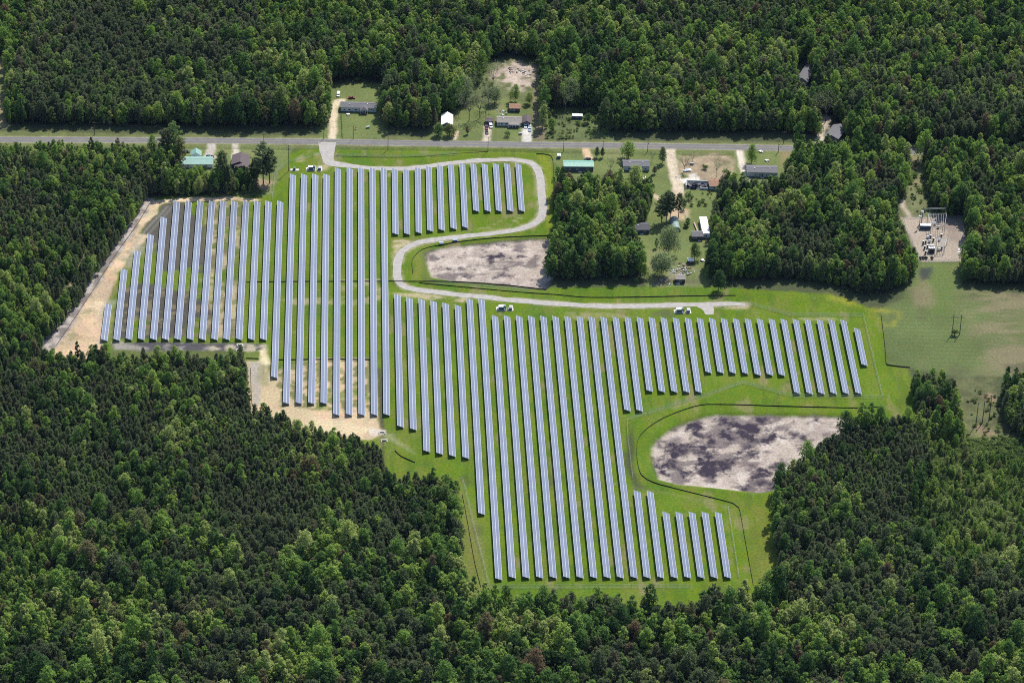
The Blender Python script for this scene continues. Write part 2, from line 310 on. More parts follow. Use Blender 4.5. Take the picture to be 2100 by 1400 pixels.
for q, a in (([(805, 602), (850, 600), (960, 610), (945, 620), (870, 612), (815, 608)], .75), ([(806, 493), (826, 490), (850, 494), (818, 510), (806, 560), (802, 545)], .85), ([(700, 575), (790, 570), (798, 618), (700, 612)], .5), ([(560, 614), (700, 610), (765, 616), (765, 624), (600, 624)], .45), ([(665, 325), (675, 330), (700, 333), (720, 338), (680, 340), (666, 350), (640, 350), (640, 342), (664, 338)], .6), ([(612, 320), (640, 307), (662, 312), (655, 318), (625, 332), (604, 332)], .45), ([(1040, 440), (1090, 452), (1060, 466), (1020, 470), (980, 470)], .4), ([(1160, 640), (1240, 640), (1300, 650), (1160, 652)], .25), ([(1470, 628), (1535, 626), (1530, 633), (1480, 634)], .6), ([(795, 352), (812, 352), (806, 366), (795, 362)], .5), ([(1640, 650), (1720, 652), (1715, 658), (1640, 656)], .35)):
    blend(pm(q, 1.5, 2.5)*blot(.38, .56, NM*.6+NF*.4)*a, (.48, .39, .25))
blend(lm([(660, 362), (661, 480), (657, 560)], 1.2, .6, .4)*.5, (.36, .30, .15)); blend(pm([(1330, 640), (1372, 636), (1378, 648), (1335, 650)], 2, 3)*.5, (.09, .09, .06))
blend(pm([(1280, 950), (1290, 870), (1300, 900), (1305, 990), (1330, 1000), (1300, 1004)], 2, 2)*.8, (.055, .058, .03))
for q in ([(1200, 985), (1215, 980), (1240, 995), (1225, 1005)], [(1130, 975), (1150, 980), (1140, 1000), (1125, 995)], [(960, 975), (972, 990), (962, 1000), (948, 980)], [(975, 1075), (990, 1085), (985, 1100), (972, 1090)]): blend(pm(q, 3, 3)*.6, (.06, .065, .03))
blend(lm([(1300, 998), (1400, 1017), (1490, 1040)], 2.4, 1.5, .5)*.25, (.22, .22, .10))
for q in ([(1290, 858), (1420, 822), (1523, 784)], [(1004, 1204), (1200, 1204), (1420, 1203)], [(950, 985), (1003, 1202)]): blend(lm(q, 1.6, 1, .4)*.35, (.22, .25, .11))
# dry ponds
WET = np.zeros(len(PX))
for q, wet in ((POND1, [((1066, 522), 9), ((1008, 525), 6), ((1098, 521), 7), ((1030, 519), 5)]), (POND2, [((1427, 905), 34), ((1440, 935), 30), ((1400, 915), 24), ((1492, 935), 16), ((1537, 900), 22), ((1575, 890), 16), ((1545, 960), 22), ((1560, 990), 20), ((1380, 960), 22), ((1390, 930), 16), ((1500, 860), 22), ((1420, 870), 20), ((1490, 895), 18), ((1450, 965), 18), ((1535, 925), 16), ((1545, 868), 20)])):
    b = pm(q, 1.2, 1.2); blend(b, (.43, .36, .30), .22, NF); blend(b*blot(.52, .66, NM)*.55, (.30, .245, .215)); blend(b*blot(.56, .66, NF)*.4, (.56, .50, .45))
    d = np.zeros(len(PX))
    for (u, v), r in wet:
        c = G(u, v); rr = r/3.7*1.35; d = np.maximum(d, np.exp(-(((PX+W1[:, 0]*4-c[0])/rr)**2+((PY+W1[:, 1]*5-c[1])/(rr*1.5))**2)))
    fine = fbm(PX, PY*.8, 6, 71, 4)-.5
    WET = np.maximum(WET, b*np.clip(.5+(d*.72+(NM-.5)*.8+fine*2.4-.42)*.75, 0, 1)); blend(b*smooth((fbm(PX*.7, PY, 6, 77)+.28*d-.58)/.14)*.8, (.13, .105, .105))
    rim = np.clip(pm(q, 1.6, 1.0)*(1-pm(q, 1.6, 1.0))*4, 0, 1); blend(rim*blot(.3, .5, NM)*.7, (.06, .062, .035))
blend(pm([(862, 520), (875, 512), (872, 560), (884, 574), (868, 572)], 2, 2)*.5, (.10, .11, .06)); blend(pm([(880, 572), (990, 582), (1095, 590), (1090, 598), (980, 588), (880, 578)], 1.5, 1.5)*.6, (.10, .12, .07))
blend(pm([(848, 522), (866, 513), (862, 575), (846, 572)], 2, 2)*.35, (.25, .22, .06))
# driveways, yards and worn ground
TANC = (.56, .45, .31)
drives = [([(683, 287), (684, 240), (685, 222), (690, 207), (700, 206)], 4.6, (.60, .50, .35)), ([(930, 285), (936, 275), (939, 270)], 2.5, TANC), ([(997, 287), (999, 270), (1003, 255)], 4.0, (.55, .46, .36)), ([(1078, 289), (1081, 275), (1080, 262)], 5.5, (.62, .58, .52)),
          ([(432, 297), (430, 312), (424, 322), (432, 322)], 5.5, (.50, .45, .39)), ([(484, 297), (483, 310), (481, 324)], 3.8, (.60, .54, .44)), ([(1200, 300), (1203, 310), (1209, 324)], 5.0, (.60, .44, .27)),
          ([(1374, 303), (1378, 330), (1383, 360), (1390, 385), (1392, 400)], 6.5, (.55, .46, .34)), ([(1392, 395), (1388, 420), (1385, 440)], 4.5, (.55, .44, .31)), ([(1518, 307), (1520, 335), (1525, 355), (1535, 372)], 4.2, (.64, .56, .46)),
          ([(1395, 425), (1406, 436), (1414, 447)], 1.0, (.55, .46, .33)), ([(1391, 428), (1399, 438), (1405, 450)], 1.0, (.55, .46, .33)), ([(1682, 300), (1683, 272), (1688, 250), (1690, 240)], 5, (.52, .44, .34)), ([(1850, 412), (1857, 432), (1865, 448)], 3.0, (.42, .35, .27)),
          ([(1330, 393), (1345, 402), (1352, 410)], 3, (.55, .44, .30)), ([(1100, 135), (1104, 200), (1106, 285)], 6, (.20, .17, .10))]
for q, w, c in drives: m = lm(q, w, 1.0, 1.6); blend(m, c, .2, NF); blend(m*blot(.55, .7, NM)*.5, np.array(c)*.7)
lot = pm([(1394, 318), (1470, 312), (1502, 320), (1508, 360), (1480, 384), (1420, 372), (1390, 352)], 2, 3); blend(lot*blot(.12, .36, NM), (.33, .26, .17), .4); blend(lot*blot(.6, .72, NM)*.7, (.12, .15, .05))
blend(pm([(1392, 366), (1432, 362), (1440, 373), (1400, 376)], 1.2, 1.2), (.66, .60, .52), .1); blend(pm([(1410, 358), (1426, 355), (1428, 362), (1414, 364)], 1, 1.5)*.8, (.62, .58, .52))
blend(pm([(1000, 148), (1035, 130), (1068, 128), (1100, 140), (1102, 180), (1060, 186), (1030, 175)], 4, 5)*blot(.42, .56, NF*.5+NM*.5)*.9, (.45, .36, .30), .5)
blend(pm([(520, 362), (560, 372), (556, 392), (522, 388)], 2, 3)*.7, (.36, .26, .18)); blend(pm([(440, 372), (500, 366), (496, 398), (440, 402)], 3, 4)*.5, (.24, .19, .12)); blend(pm([(340, 345), (372, 330), (372, 350)], 3, 3)*.7, (.32, .22, .15))
blend(pm([(1596, 310), (1628, 314), (1622, 352), (1604, 340)], 2, 3)*.5, (.33, .22, .14)); blend(pm([(1375, 428), (1410, 432), (1400, 452), (1372, 448)], 2, 3)*.8, (.50, .36, .23))
blend(pm([(1335, 540), (1420, 545), (1430, 580), (1340, 585)], 5, 4)*blot(.5, .65, NF)*.5, (.30, .26, .21)); blend(pm([(1338, 568), (1440, 572), (1440, 580), (1338, 582)], 2, 2)*.5, (.13, .10, .08))
blend(pm([(1670, 236), (1706, 240), (1700, 262), (1672, 262)], 2, 3)*.8, (.42, .35, .28)); blend(pm([(1700, 262), (1728, 270), (1720, 284), (1704, 280)], 2, 2)*.7, (.42, .36, .30))
YARD = [(1848, 446), (1974, 446), (1986, 536), (1888, 537), (1872, 505), (1855, 470)]
ym = pm(YARD, 1.2, 1.2); blend(ym, (.40, .335, .265), .18, NM); blend(ym*blot(.52, .68, NM)*.6, (.25, .20, .165)); blend(pm([(1940, 450), (1968, 452), (1974, 500), (1942, 490)], 3, 3)*.6, (.22, .175, .15))
blend(pm([(2040, -20), (2160, -20), (2160, 8), (2085, 14), (2045, 8)], 3, 3), (.20, .19, .11)); blend(pm([(-60, 110), (14, 114), (18, 200), (10, 262), (-60, 265)], 3, 3), (.26, .22, .12)); blend(pm([(-60, 150), (10, 152), (12, 240), (-60, 245)], 3, 3)*blot(.4, .6, NM), (.14, .17, .06))
blend(lm([(38, 725), (105, 655), (150, 580), (190, 500), (240, 455)], 3.0, 1.2, 2)*.85, (.36, .30, .16))
# relief: pond basins, road-side ditches
Z = (fbm(PX, PY, 40, 51)-.5)*.25
for q in (POND1, POND2):
    poly = GP(q); lo = poly.min(0)-10; hi = poly.max(0)+10
    idx = np.nonzero((PX > lo[0]) & (PX < hi[0]) & (PY > lo[1]) & (PY < hi[1]))[0]
    d = dist_line(PG[idx], poly, True); d = np.where(inside(PG[idx], poly), d, -d); Z[idx] -= 1.5*smooth((d+3.0)/5.0)
DITCH = [[(690, 304), (800, 306.5), (1000, 309), (1140, 311.5)], [(372, 303), (430, 303.5)], [(450, 303.5), (590, 306)], [(1150, 313), (1190, 313)], [(1214, 313.5), (1365, 316)], [(1400, 317), (1500, 318)], [(700, 285), (985, 289)], [(1010, 289.5), (1068, 290.5)]]
for q in DITCH: Z -= .75*smooth(1-dl(q)/2.6)
rd = dl(ROAD, 20); tkd = dl(TRACK, 12)
Z = np.where(rd < 7, np.minimum(0, Z)*smooth((rd-4.2)/2.0), Z); Z = np.where(tkd < 5, Z*smooth((tkd-2.8)/2), Z)
blend(smooth(1-(rd-3.6)/1.6)*.7, (.34, .30, .22), .3)
blend(smooth(1-(tkd-2.0)/2.6)*blot(.36, .6, fbm(PX, PY, 7, 91))*.7, (.42, .355, .25))
for q in DITCH: blend(smooth(1-dl(q)/1.6)*.45, (.06, .08, .025))  # shade down in the ditches, painted into the ground colour as a dark line

col *= .675
ng = len(PX)
far = 9000.0
vs = np.empty((ng+8, 3)); vs[:ng, 0] = PX; vs[:ng, 1] = PY; vs[:ng, 2] = Z
edge = np.concatenate([np.arange(nx), (ny-1)*nx+np.arange(nx), np.arange(ny)*nx, np.arange(ny)*nx+nx-1]); vs[edge, 2] = 0
vs[ng:] = [(-far, -far, 0), (far, -far, 0), (far, far, 0), (-far, far, 0), (GX0, GY0, 0), (GX1, GY0, 0), (GX1, GY1, 0), (GX0, GY1, 0)]
ii = (np.arange(ny-1)[:, None]*nx+np.arange(nx-1)[None]).ravel()
quads = np.stack([ii, ii+1, ii+1+nx, ii+nx], 1)
o = ng; c0, c1, c2, c3 = 0, nx-1, ny*nx-1, (ny-1)*nx
ring = np.array([[o, o+1, c1, c0], [o+1, o+2, c2, c1], [o+2, o+3, c3, c2], [o+3, o, c0, c3]])
faces = np.concatenate([quads, ring]).astype(np.int32)
me = bpy.data.meshes.new('ground'); me.vertices.add(len(vs)); me.vertices.foreach_set('co', vs.astype(np.float32).ravel())
me.loops.add(faces.size); me.loops.foreach_set('vertex_index', faces.ravel()); me.polygons.add(len(faces))
me.polygons.foreach_set('loop_start', np.arange(len(faces), dtype=np.int32)*4); me.polygons.foreach_set('use_smooth', np.ones(len(faces), bool))
at = me.attributes.new('soil', 'FLOAT_COLOR', 'POINT'); ca = np.ones((len(vs), 4), np.float32); ca[:ng, :3] = np.clip(col, .005, .9); ca[:, 3] = 0; ca[:ng, 3] = np.clip(WET, 0, 1); ca[ng:, :3] = (.050, .060, .027)
at.data.foreach_set('color', ca.ravel()); me.update(); me.validate()
gm = bpy.data.materials.new('soil_and_grass'); gm.use_nodes = True; nt = gm.node_tree; N = nt.nodes; L = nt.links; b = N['Principled BSDF']
b.inputs['Roughness'].default_value = .95; b.inputs['Specular IOR Level'].default_value = .1
an = N.new('ShaderNodeAttribute'); an.attribute_name = 'soil'; geo = N.new('ShaderNodeNewGeometry')
n1 = N.new('ShaderNodeTexNoise'); n1.inputs['Scale'].default_value = .75; n1.inputs['Detail'].default_value = 6; n1.inputs['Roughness'].default_value = .7; L.new(geo.outputs['Position'], n1.inputs['Vector'])
n2 = N.new('ShaderNodeTexNoise'); n2.inputs['Scale'].default_value = .16; n2.inputs['Detail'].default_value = 4; L.new(geo.outputs['Position'], n2.inputs['Vector'])
r1 = N.new('ShaderNodeMapRange'); r1.inputs['From Min'].default_value = .25; r1.inputs['From Max'].default_value = .75; r1.inputs['To Min'].default_value = .55; r1.inputs['To Max'].default_value = 1.45; L.new(n1.outputs['Fac'], r1.inputs['Value'])
r2 = N.new('ShaderNodeMapRange'); r2.inputs['From Min'].default_value = .3; r2.inputs['From Max'].default_value = .7; r2.inputs['To Min'].default_value = .485; r2.inputs['To Max'].default_value = .515; L.new(n2.outputs['Fac'], r2.inputs['Value'])
hs = N.new('ShaderNodeHueSaturation'); L.new(an.outputs['Color'], hs.inputs['Color']); L.new(r1.outputs['Result'], hs.inputs['Value']); L.new(r2.outputs['Result'], hs.inputs['Hue']); n3 = N.new('ShaderNodeTexNoise'); n3.inputs['Scale'].default_value = .26; n3.inputs['Detail'].default_value = 7; n3.inputs['Roughness'].default_value = .72; L.new(geo.outputs['Position'], n3.inputs['Vector'])
ad = N.new('ShaderNodeMath'); ad.operation = 'MULTIPLY_ADD'; L.new(n3.outputs['Fac'], ad.inputs[0]); ad.inputs[1].default_value = 2.3; ad.inputs[2].default_value = -1.15
a2 = N.new('ShaderNodeMath'); a2.operation = 'ADD'; L.new(ad.outputs[0], a2.inputs[0]); L.new(an.outputs['Alpha'], a2.inputs[1])
wr = N.new('ShaderNodeMapRange'); wr.inputs['From Min'].default_value = .36; wr.inputs['From Max'].default_value = .86; L.new(a2.outputs[0], wr.inputs['Value'])
wm = N.new('ShaderNodeMix'); wm.data_type = 'RGBA'; L.new(wr.outputs['Result'], wm.inputs['Factor']); L.new(hs.outputs['Color'], wm.inputs['A']); wm.inputs['B'].default_value = (.026, .020, .030, 1); L.new(wm.outputs['Result'], b.inputs['Base Color'])
bp = N.new('ShaderNodeBump'); bp.inputs['Distance'].default_value = .25; bp.inputs['Strength'].default_value = .6; L.new(n1.outputs['Fac'], bp.inputs['Height']); L.new(bp.outputs['Normal'], b.inputs['Normal'])
me.materials.append(gm)
tag(mesh_obj('ground', me), 'grassy and sandy ground of the solar site, yards and woods', kind='structure')

# road, painted lines and the gravel track as sheets on the ground
def resample(pl, step):
    out = [pl[0]]
    P = np.array([2*pl[0]-pl[1]]+list(pl)+[2*pl[-1]-pl[-2]])
    for i in range(1, len(P)-2):
        n = max(1, int(np.linalg.norm(P[i+1]-P[i])/step))
        for k in range(1, n+1):
            t = k/n; a, b_, c, d = P[i-1], P[i], P[i+1], P[i+2]
            out.append(.5*((2*b_)+(-a+c)*t+(2*a-5*b_+4*c-d)*t*t+(-a+3*b_-3*c+d)*t**3))
    return np.array(out)
def ribbon(name, pl, w, z, m, label, off=0.0, ragged=0.0, seed=0, kind='structure', dash=None):
    t = np.gradient(pl, axis=0); t /= np.linalg.norm(t, axis=1)[:, None]; nrm = np.stack([-t[:, 1], t[:, 0]], 1)
    rr = np.random.RandomState(seed); n = len(pl); s = MB()
    j = lambda: (np.convolve(rr.rand(n+8)-.5, np.ones(4)/4, 'same')[4:n+4]*2*ragged)
    w2 = np.full(n, w/2) if np.isscalar(w) else np.asarray(w)/2
    A = pl+nrm*(off+w2+j())[:, None]; B = pl+nrm*(off-w2-j())[:, None]
    s.v = [(x, y, z) for x, y in B]+[(x, y, z) for x, y in A]
    for i in range(n-1):
        if dash is None or (i % dash[0]) < dash[1]: s.f.append((i, i+1, n+i+1, n+i)); s.m.append(0)
    return tag(s.build(name, m), label, kind=kind)
RP = resample(GP(ROAD), 3.0)
ribbon('road', RP, 6.4, .06, M['asphalt'], 'grey two lane country road behind the solar site', ragged=.15, seed=1)
ymat = mat('worn_yellow_line', (.42, .36, .17), .8, var=.3, vscale=.4); wmat = mat('worn_white_line', (.46, .46, .45), .8, var=.3, vscale=.4)
ribbon('road_markings', RP, .26, .10, ymat, 'faded yellow centre line on the road')
for off in (2.95, -2.95): ribbon('road_markings', RP, .16, .10, wmat, 'faded white edge line on the road', off=off)
M['gravel'] = mat('crushed_stone', (.40, .375, .345), .95, var=.2, vscale=.35)
tp = resample(GP(TRACK), 2.0); tw = np.full(len(tp), 4.9); k = np.arange(len(tp)); tw[:12] = np.linspace(11, 7, 12); tw[12:24] = np.linspace(7, 4.9, 12); tw[-8:] = np.linspace(5.5, 3, 8)
ribbon('track', tp, tw, .07, M['gravel'], 'pale gravel service track winding through the solar site', ragged=.7, seed=2)
sp = resample(GP(SPUR), 1.5); ribbon('track', sp, np.linspace(9, 5.0, len(sp)), .085, M['gravel'], 'short gravel turning spur at the end of the track', ragged=.4, seed=3)

# ---------------------------------------------------------------- solar rows
SEGS = {
 'A': [(216.5,621.5,207.2,695), (248.8,550,233,694.5), (276,513,258,693.3), (303,479,283,693.3), (330,444,308.3,693.3), (357,411,333,693.3), (381,411,358.2,693.3), (405,411,383.5,693.3), (429,411,408.9,693.5), (452,411,433.9,693.5), (475,411,458.6,693.5), (499,411,483.9,693.5), (522,411,508.9,693.5), (545,411,533.9,693.5)],
 'B': [(569,411,556.7,771.2), (595,356,580.8,824.2), (618,356,606.7,824.2), (641,356,632.5,824.2), (664,356,657.8,824.2), (687.2,343.3,683.8,847.7), (711.4,343.3,709.7,847.7), (734.9,343.3,735.5,847.7), (758,343.3,761.3,847.7), (780.9,343.3,786.7,847.7)],
 'C': [(804,345,805.3,477.5), (827,346,829,477.7), (851,343,853,475), (873.5,340,876.6,471.3), (896.3,337.7,900,469.4), (919.2,336,924.4,466.5), (942.3,334,948.2,464), (965,334.3,971,430.5), (988,334.3,994.5,430.5), (1011,334.3,1017.5,430.5), (1034.3,334.3,1041,430.5), (1057.2,334.3,1064.5,430.5)],
 'D': [(809,602,814.8,872), (833.7,608.6,841.3,877.6), (858.6,612,868.9,922.7), (883,615.7,895.3,927.6), (907.7,620,921.3,932), (933,624.3,948.9,936), (957,611.4,981.2,1050.8), (981.4,612,1016.2,1184.7), (1009,645.7,1044,1181), (1033.8,646,1072.3,1181), (1058.6,646.3,1100.1,1181), (1083.4,646.6,1127.9,1181), (1108.3,646.9,1155.5,1181), (1133.1,647.2,1182.9,1181), (1158,647.5,1210.9,1181), (1182.9,647.8,1238.7,1181), (1207.1,648.1,1265.5,1181), (1231.7,648.4,1293.7,1181)],
 'E': [(1256.6,648.7,1280.6,839), (1281.4,649,1305.7,839.6), (1306.3,649.3,1326.3,799.3), (1330.6,649.6,1351.4,800.4), (1355.1,649.9,1376.9,800.7), (1380,650.2,1402,801), (1404.9,650.5,1427,801.3), (1429.4,650.8,1447,761), (1454.3,651.1,1472,761.3), (1478.6,651.4,1497,762), (1503,651.7,1522.5,763), (1527.5,652,1548.3,766), (1552,652.3,1573,766), (1576.6,652.6,1597.7,766.7), (1601,652.9,1629,803.3), (1625.7,653.2,1654.3,804), (1650,653.5,1679,804), (1675,653.8,1703.7,804), (1699,654.1,1729,804), (1723.4,654.4,1754.9,804), (1751.4,671.4,1767,746)],
 'F': [(1300,1004.3,1320.5,1181), (1326.8,1005.4,1348.3,1181), (1358.9,1048.2,1376.2,1181), (1385.7,1048.2,1403.7,1181), (1412.5,1048.2,1431.2,1181), (1439.3,1048.2,1458.3,1181), (1466,1048.2,1485.9,1181)],
}
ORD = 'first second third fourth fifth sixth seventh eighth ninth tenth eleventh twelfth thirteenth fourteenth fifteenth sixteenth seventeenth eighteenth nineteenth twentieth twenty-first'.split()
pvm = bpy.data.materials.new('solar_glass'); pvm.use_nodes = True; nt = pvm.node_tree; N = nt.nodes; L = nt.links; b = N['Principled BSDF']
uv = N.new('ShaderNodeUVMap'); sx = N.new('ShaderNodeSeparateXYZ'); L.new(uv.outputs['UV'], sx.inputs[0])
def mth(op, a, bb=None):
    n = N.new('ShaderNodeMath'); n.operation = op
    for i, q in enumerate((a, bb)):
        if q is None: continue
        if isinstance(q, (int, float)): n.inputs[i].default_value = q
        else: L.new(q, n.inputs[i])
    return n.outputs[0]
fu = mth('FRACT', sx.outputs[0]); du = mth('ABSOLUTE', mth('SUBTRACT', fu, .5)); fr = mth('GREATER_THAN', du, .47)
cid = N.new('ShaderNodeCombineXYZ'); L.new(mth('FLOOR', sx.outputs[0]), cid.inputs[0]); L.new(mth('FLOOR', sx.outputs[1]), cid.inputs[1])
oi = N.new('ShaderNodeObjectInfo'); L.new(mth('MULTIPLY', oi.outputs['Random'], 97.0), cid.inputs[2])
wn_ = N.new('ShaderNodeTexWhiteNoise'); L.new(cid.outputs[0], wn_.inputs['Vector'])
sl = N.new('ShaderNodeTexNoise'); sl.inputs['Scale'].default_value = .05; L.new(uv.outputs['UV'], sl.inputs['Vector'])
rp = N.new('ShaderNodeValToRGB'); e = rp.color_ramp.elements; e[0].color = (.080, .100, .150, 1); e[1].color = (.110, .124, .174, 1); e.new(.5).color = (.095, .112, .161, 1)
L.new(mth('ADD', mth('ADD', mth('MULTIPLY', wn_.outputs['Value'], .55), mth('MULTIPLY', oi.outputs['Random'], .3)), mth('MULTIPLY', mth('SUBTRACT', sl.outputs['Fac'], .42), 1.5)), rp.inputs['Fac'])
mxc = N.new('ShaderNodeMix'); mxc.data_type = 'RGBA'; L.new(fr, mxc.inputs['Factor']); L.new(rp.outputs['Color'], mxc.inputs['A']); mxc.inputs['B'].default_value = (.20, .225, .31, 1)
L.new(mxc.outputs['Result'], b.inputs['Base Color']); b.inputs['Roughness'].default_value = .25; b.inputs['Specular IOR Level'].default_value = .5
M['pv'] = pvm
M['frame'] = mat('aluminium_frame', (.56, .60, .63), .4, metal=.1)
HHI, HLO, WID = 2.35, 1.08, 3.46
BL = {'A': 'left field beside the sand', 'B': 'central block above bare sand', 'C': 'upper block inside the loop', 'D': 'middle block below the bend', 'E': 'right block above the pond', 'F': 'lowest block below the pond'}
def bank(x0, x1, z0, z1, L_, t=.05):
    """one bank of modules: a sloping slab with metre-wide modules along it"""
    me = bpy.data.meshes.new('panel_bank')
    v = [(x0, 0, z0), (x1, 0, z1), (x1, L_, z1), (x0, L_, z0)]; v += [(x, y, z-t) for x, y, z in v]
    me.from_pydata(v, [], [(0, 1, 2, 3), (7, 6, 5, 4), (0, 4, 5, 1), (1, 5, 6, 2), (2, 6, 7, 3), (3, 7, 4, 0)])
    ul = me.uv_layers.new(name='UVMap'); uvs = {0: (0, 0), 1: (0, 1), 2: (L_, 1), 3: (L_, 0)}
    for li, lp in enumerate(me.loops): ul.data[li].uv = uvs.get(lp.vertex_index, (0.5, .5))
    me.materials.append(M['pv']); me.materials.append(M['frame'])
    me.polygons.foreach_set('material_index', [0, 1, 1, 1, 1, 1]); me.update(); return me
for key, rows_ in SEGS.items():
    for i, (u0, v0, u1, v1) in enumerate(rows_):
        T = G(u0, v0, HHI); B = G(u1, v1, HHI); d = T-B; Ln = float(np.linalg.norm(d)); rz = math.atan2(-d[0], d[1])
        n = len(rows_); nth = ORD[i] if i < len(ORD) else str(i+1)
        side = 'from the left' if i <= n/2 else 'from the right'
        if i > n/2: nth = ORD[n-1-i]
        if i == 0: nth, side = 'leftmost', ''
        if i == n-1: nth, side = 'rightmost', ''
        ln = 'short' if Ln < 75 else ('long' if Ln > 180 else 'blue')
        root = thing('solar_row', ' '.join(f'{ln} solar panel row, {nth} {side} in the {BL[key]}'.split()), 'solar panels', (B[0], B[1], 0), rz, 'rows of solar panels')
        s = (HHI-HLO)/WID; g = .09; h = WID/2
        mesh_obj('panel_bank', bank(.06, h-g, HHI-.06*s, HHI-(h-g)*s, Ln), root); mesh_obj('panel_bank', bank(h+g, WID-.07, HHI-(h+g)*s, HHI-(WID-.07)*s, Ln), root)
        for x0, x1, dz in ((h-g, h+g, .02), (WID-.07, WID+.07, .02), (-.06, .06, .02)):
            r_ = MB(); r_.add([(x0, 0, HHI-x0*s+dz), (x1, 0, HHI-x1*s+dz), (x1, Ln, HHI-x1*s+dz), (x0, Ln, HHI-x0*s+dz), (x0, 0, HHI-x0*s-.06), (x1, 0, HHI-x1*s-.06), (x1, Ln, HHI-x1*s-.06), (x0, Ln, HHI-x0*s-.06)], [(0, 1, 2, 3), (7, 6, 5, 4), (0, 4, 5, 1), (1, 5, 6, 2), (2, 6, 7, 3), (3, 7, 4, 0)])
            r_.build('frame_rail', M['frame'], root)
        k = MB(); k.tube((.9, .2, HHI-.9*s-.2), (.9, Ln-.2, HHI-.9*s-.2), .07, n=4); k.tube((2.7, .2, HHI-2.7*s-.2), (2.7, Ln-.2, HHI-2.7*s-.2), .07, n=4)
        for q in np.linspace(.6, Ln-.6, max(3, int(Ln/6))): k.tube((1.75, q, -.3), (1.75, q, HHI-1.75*s-.1), .09, n=4, cap=False); k.tube((.3, q, HHI-.3*s-.12), (3.2, q, HHI-3.2*s-.12), .06, n=4, cap=False)
        k.build('support_rack', M['galv'], root)

# ---------------------------------------------------------------- fences
def silt_fence(px, label, m, h=.52):
    pl = resample(GP(px), 3.0) if len(px) > 2 else GP(px); s = MB(); n = len(pl)
    t = np.gradient(pl, axis=0); t /= np.linalg.norm(t, axis=1)[:, None]; nr = np.stack([-t[:, 1], t[:, 0]], 1)*.05
    for a in range(n):
        w = .9+.2*rng.rand()
        for sg in (1, -1):
            s.v.append((pl[a, 0]+sg*nr[a, 0], pl[a, 1]+sg*nr[a, 1], -.35)); s.v.append((pl[a, 0]+sg*nr[a, 0], pl[a, 1]+sg*nr[a, 1], h*w))
    for a in range(n-1):
        i, j = 4*a, 4*a+4
        s.f += [(i, j, j+1, i+1), (i+3, j+3, j+2, i+2), (i+1, j+1, j+3, i+3)]; s.m += [0]*3
    o = s.build('silt_fence', m); tag(o, label, 'silt fence', 'low silt fences round the site')
    k = MB()
    for a in range(0, n, 2): k.box(pl[a, 0]-.05, pl[a, 0]+.05, pl[a, 1]-.05+.1, pl[a, 1]+.15, -.3, h+.25)
    k.build('stakes', M['wood'], o)
BLK = M['fabric']
silt_fence([(307, 418), (279, 464), (235, 526), (184, 606), (116, 708)], 'brown silt fence down the sandy bank at the left edge', M['tan'])
silt_fence([(1122, 483.5), (1026.7, 487.5), (945.7, 495.6), (903.6, 503), (881, 507), (864.8, 512.6), (853.4, 522), (846, 531), (844.5, 541), (847, 562)], 'black silt fence bending round the upper dry pond', BLK)
silt_fence([(800, 577), (848.6, 577.4), (913, 577.4), (978, 580.6), (1043, 585.5), (1091, 591), (1120, 594)], 'black silt fence along the near bank of the upper dry pond', BLK)
silt_fence([(860, 580.6), (945.7, 588.7), (1043, 597.6), (1099.6, 602), (1140, 604.5), (1205.7, 610), (1314, 609.4), (1428.6, 607), (1508.6, 606.3)], 'black silt fence following the far side of the gravel track', BLK)
silt_fence([(505, 579), (560, 578), (640, 577.5), (720, 577.3), (800, 577)], 'low dark silt fence crossing between the central panel rows', BLK, .5)
silt_fence([(560, 738), (600, 738), (700, 737), (768, 738)], 'low dark silt fence above the sandy strip among central rows', BLK, .6)
silt_fence([(1810, 834), (1760, 836.8), (1680, 835), (1596.7, 832.8), (1530, 830.5), (1468, 829.3), (1438, 830.5), (1400.7, 841), (1358.7, 858.5), (1328, 878), (1309.7, 899), (1306, 925), (1308.5, 953), (1316.7, 975), (1340, 989), (1375, 999), (1433, 1013.7), (1503, 1032), (1515, 1041), (1519.7, 1060), (1526.8, 1100), (1536, 1150), (1545, 1200)], 'long black silt fence looping round the spotted dry pond', BLK)
silt_fence([(948, 1014), (959, 1071), (973, 1150), (986, 1203)], 'thin dark silt fence beside the woods left of the lowest rows', BLK, .5)
silt_fence([(810, 924), (823, 936), (851, 948.5)], 'short curved silt fence on the grass below the culvert', BLK, .6)
silt_fence([(514, 755), (515, 790), (517, 828), (520, 836)], 'dark silt fence on the bare sand beside the left woods', BLK, .6)
silt_fence([(1100, 316), (1124, 317.7), (1133.7, 328), (1135, 371), (1135, 430), (1134.5, 470)], 'dark silt fence right of the gravel loop by the yards', BLK, .5)
silt_fence([(1807, 646), (1813, 694), (1816, 725), (1819, 748.6), (1840, 751.5), (1866, 754)], 'weedy dark silt fence between the site and the hay field', BLK, .6)
silt_fence([(690, 320), (760, 322.5), (850, 322), (940, 315), (1000, 311)], 'faint low silt fence on the grass below the road', M['tan'], .25)
silt_fence([(505, 735), (530, 736)], 'stub of silt fence above the bare sand', BLK, .6)
silt_fence([(365, 736), (400, 736.5), (430, 736)], 'dark silt fence at the tree tops below the left field', BLK, .6)

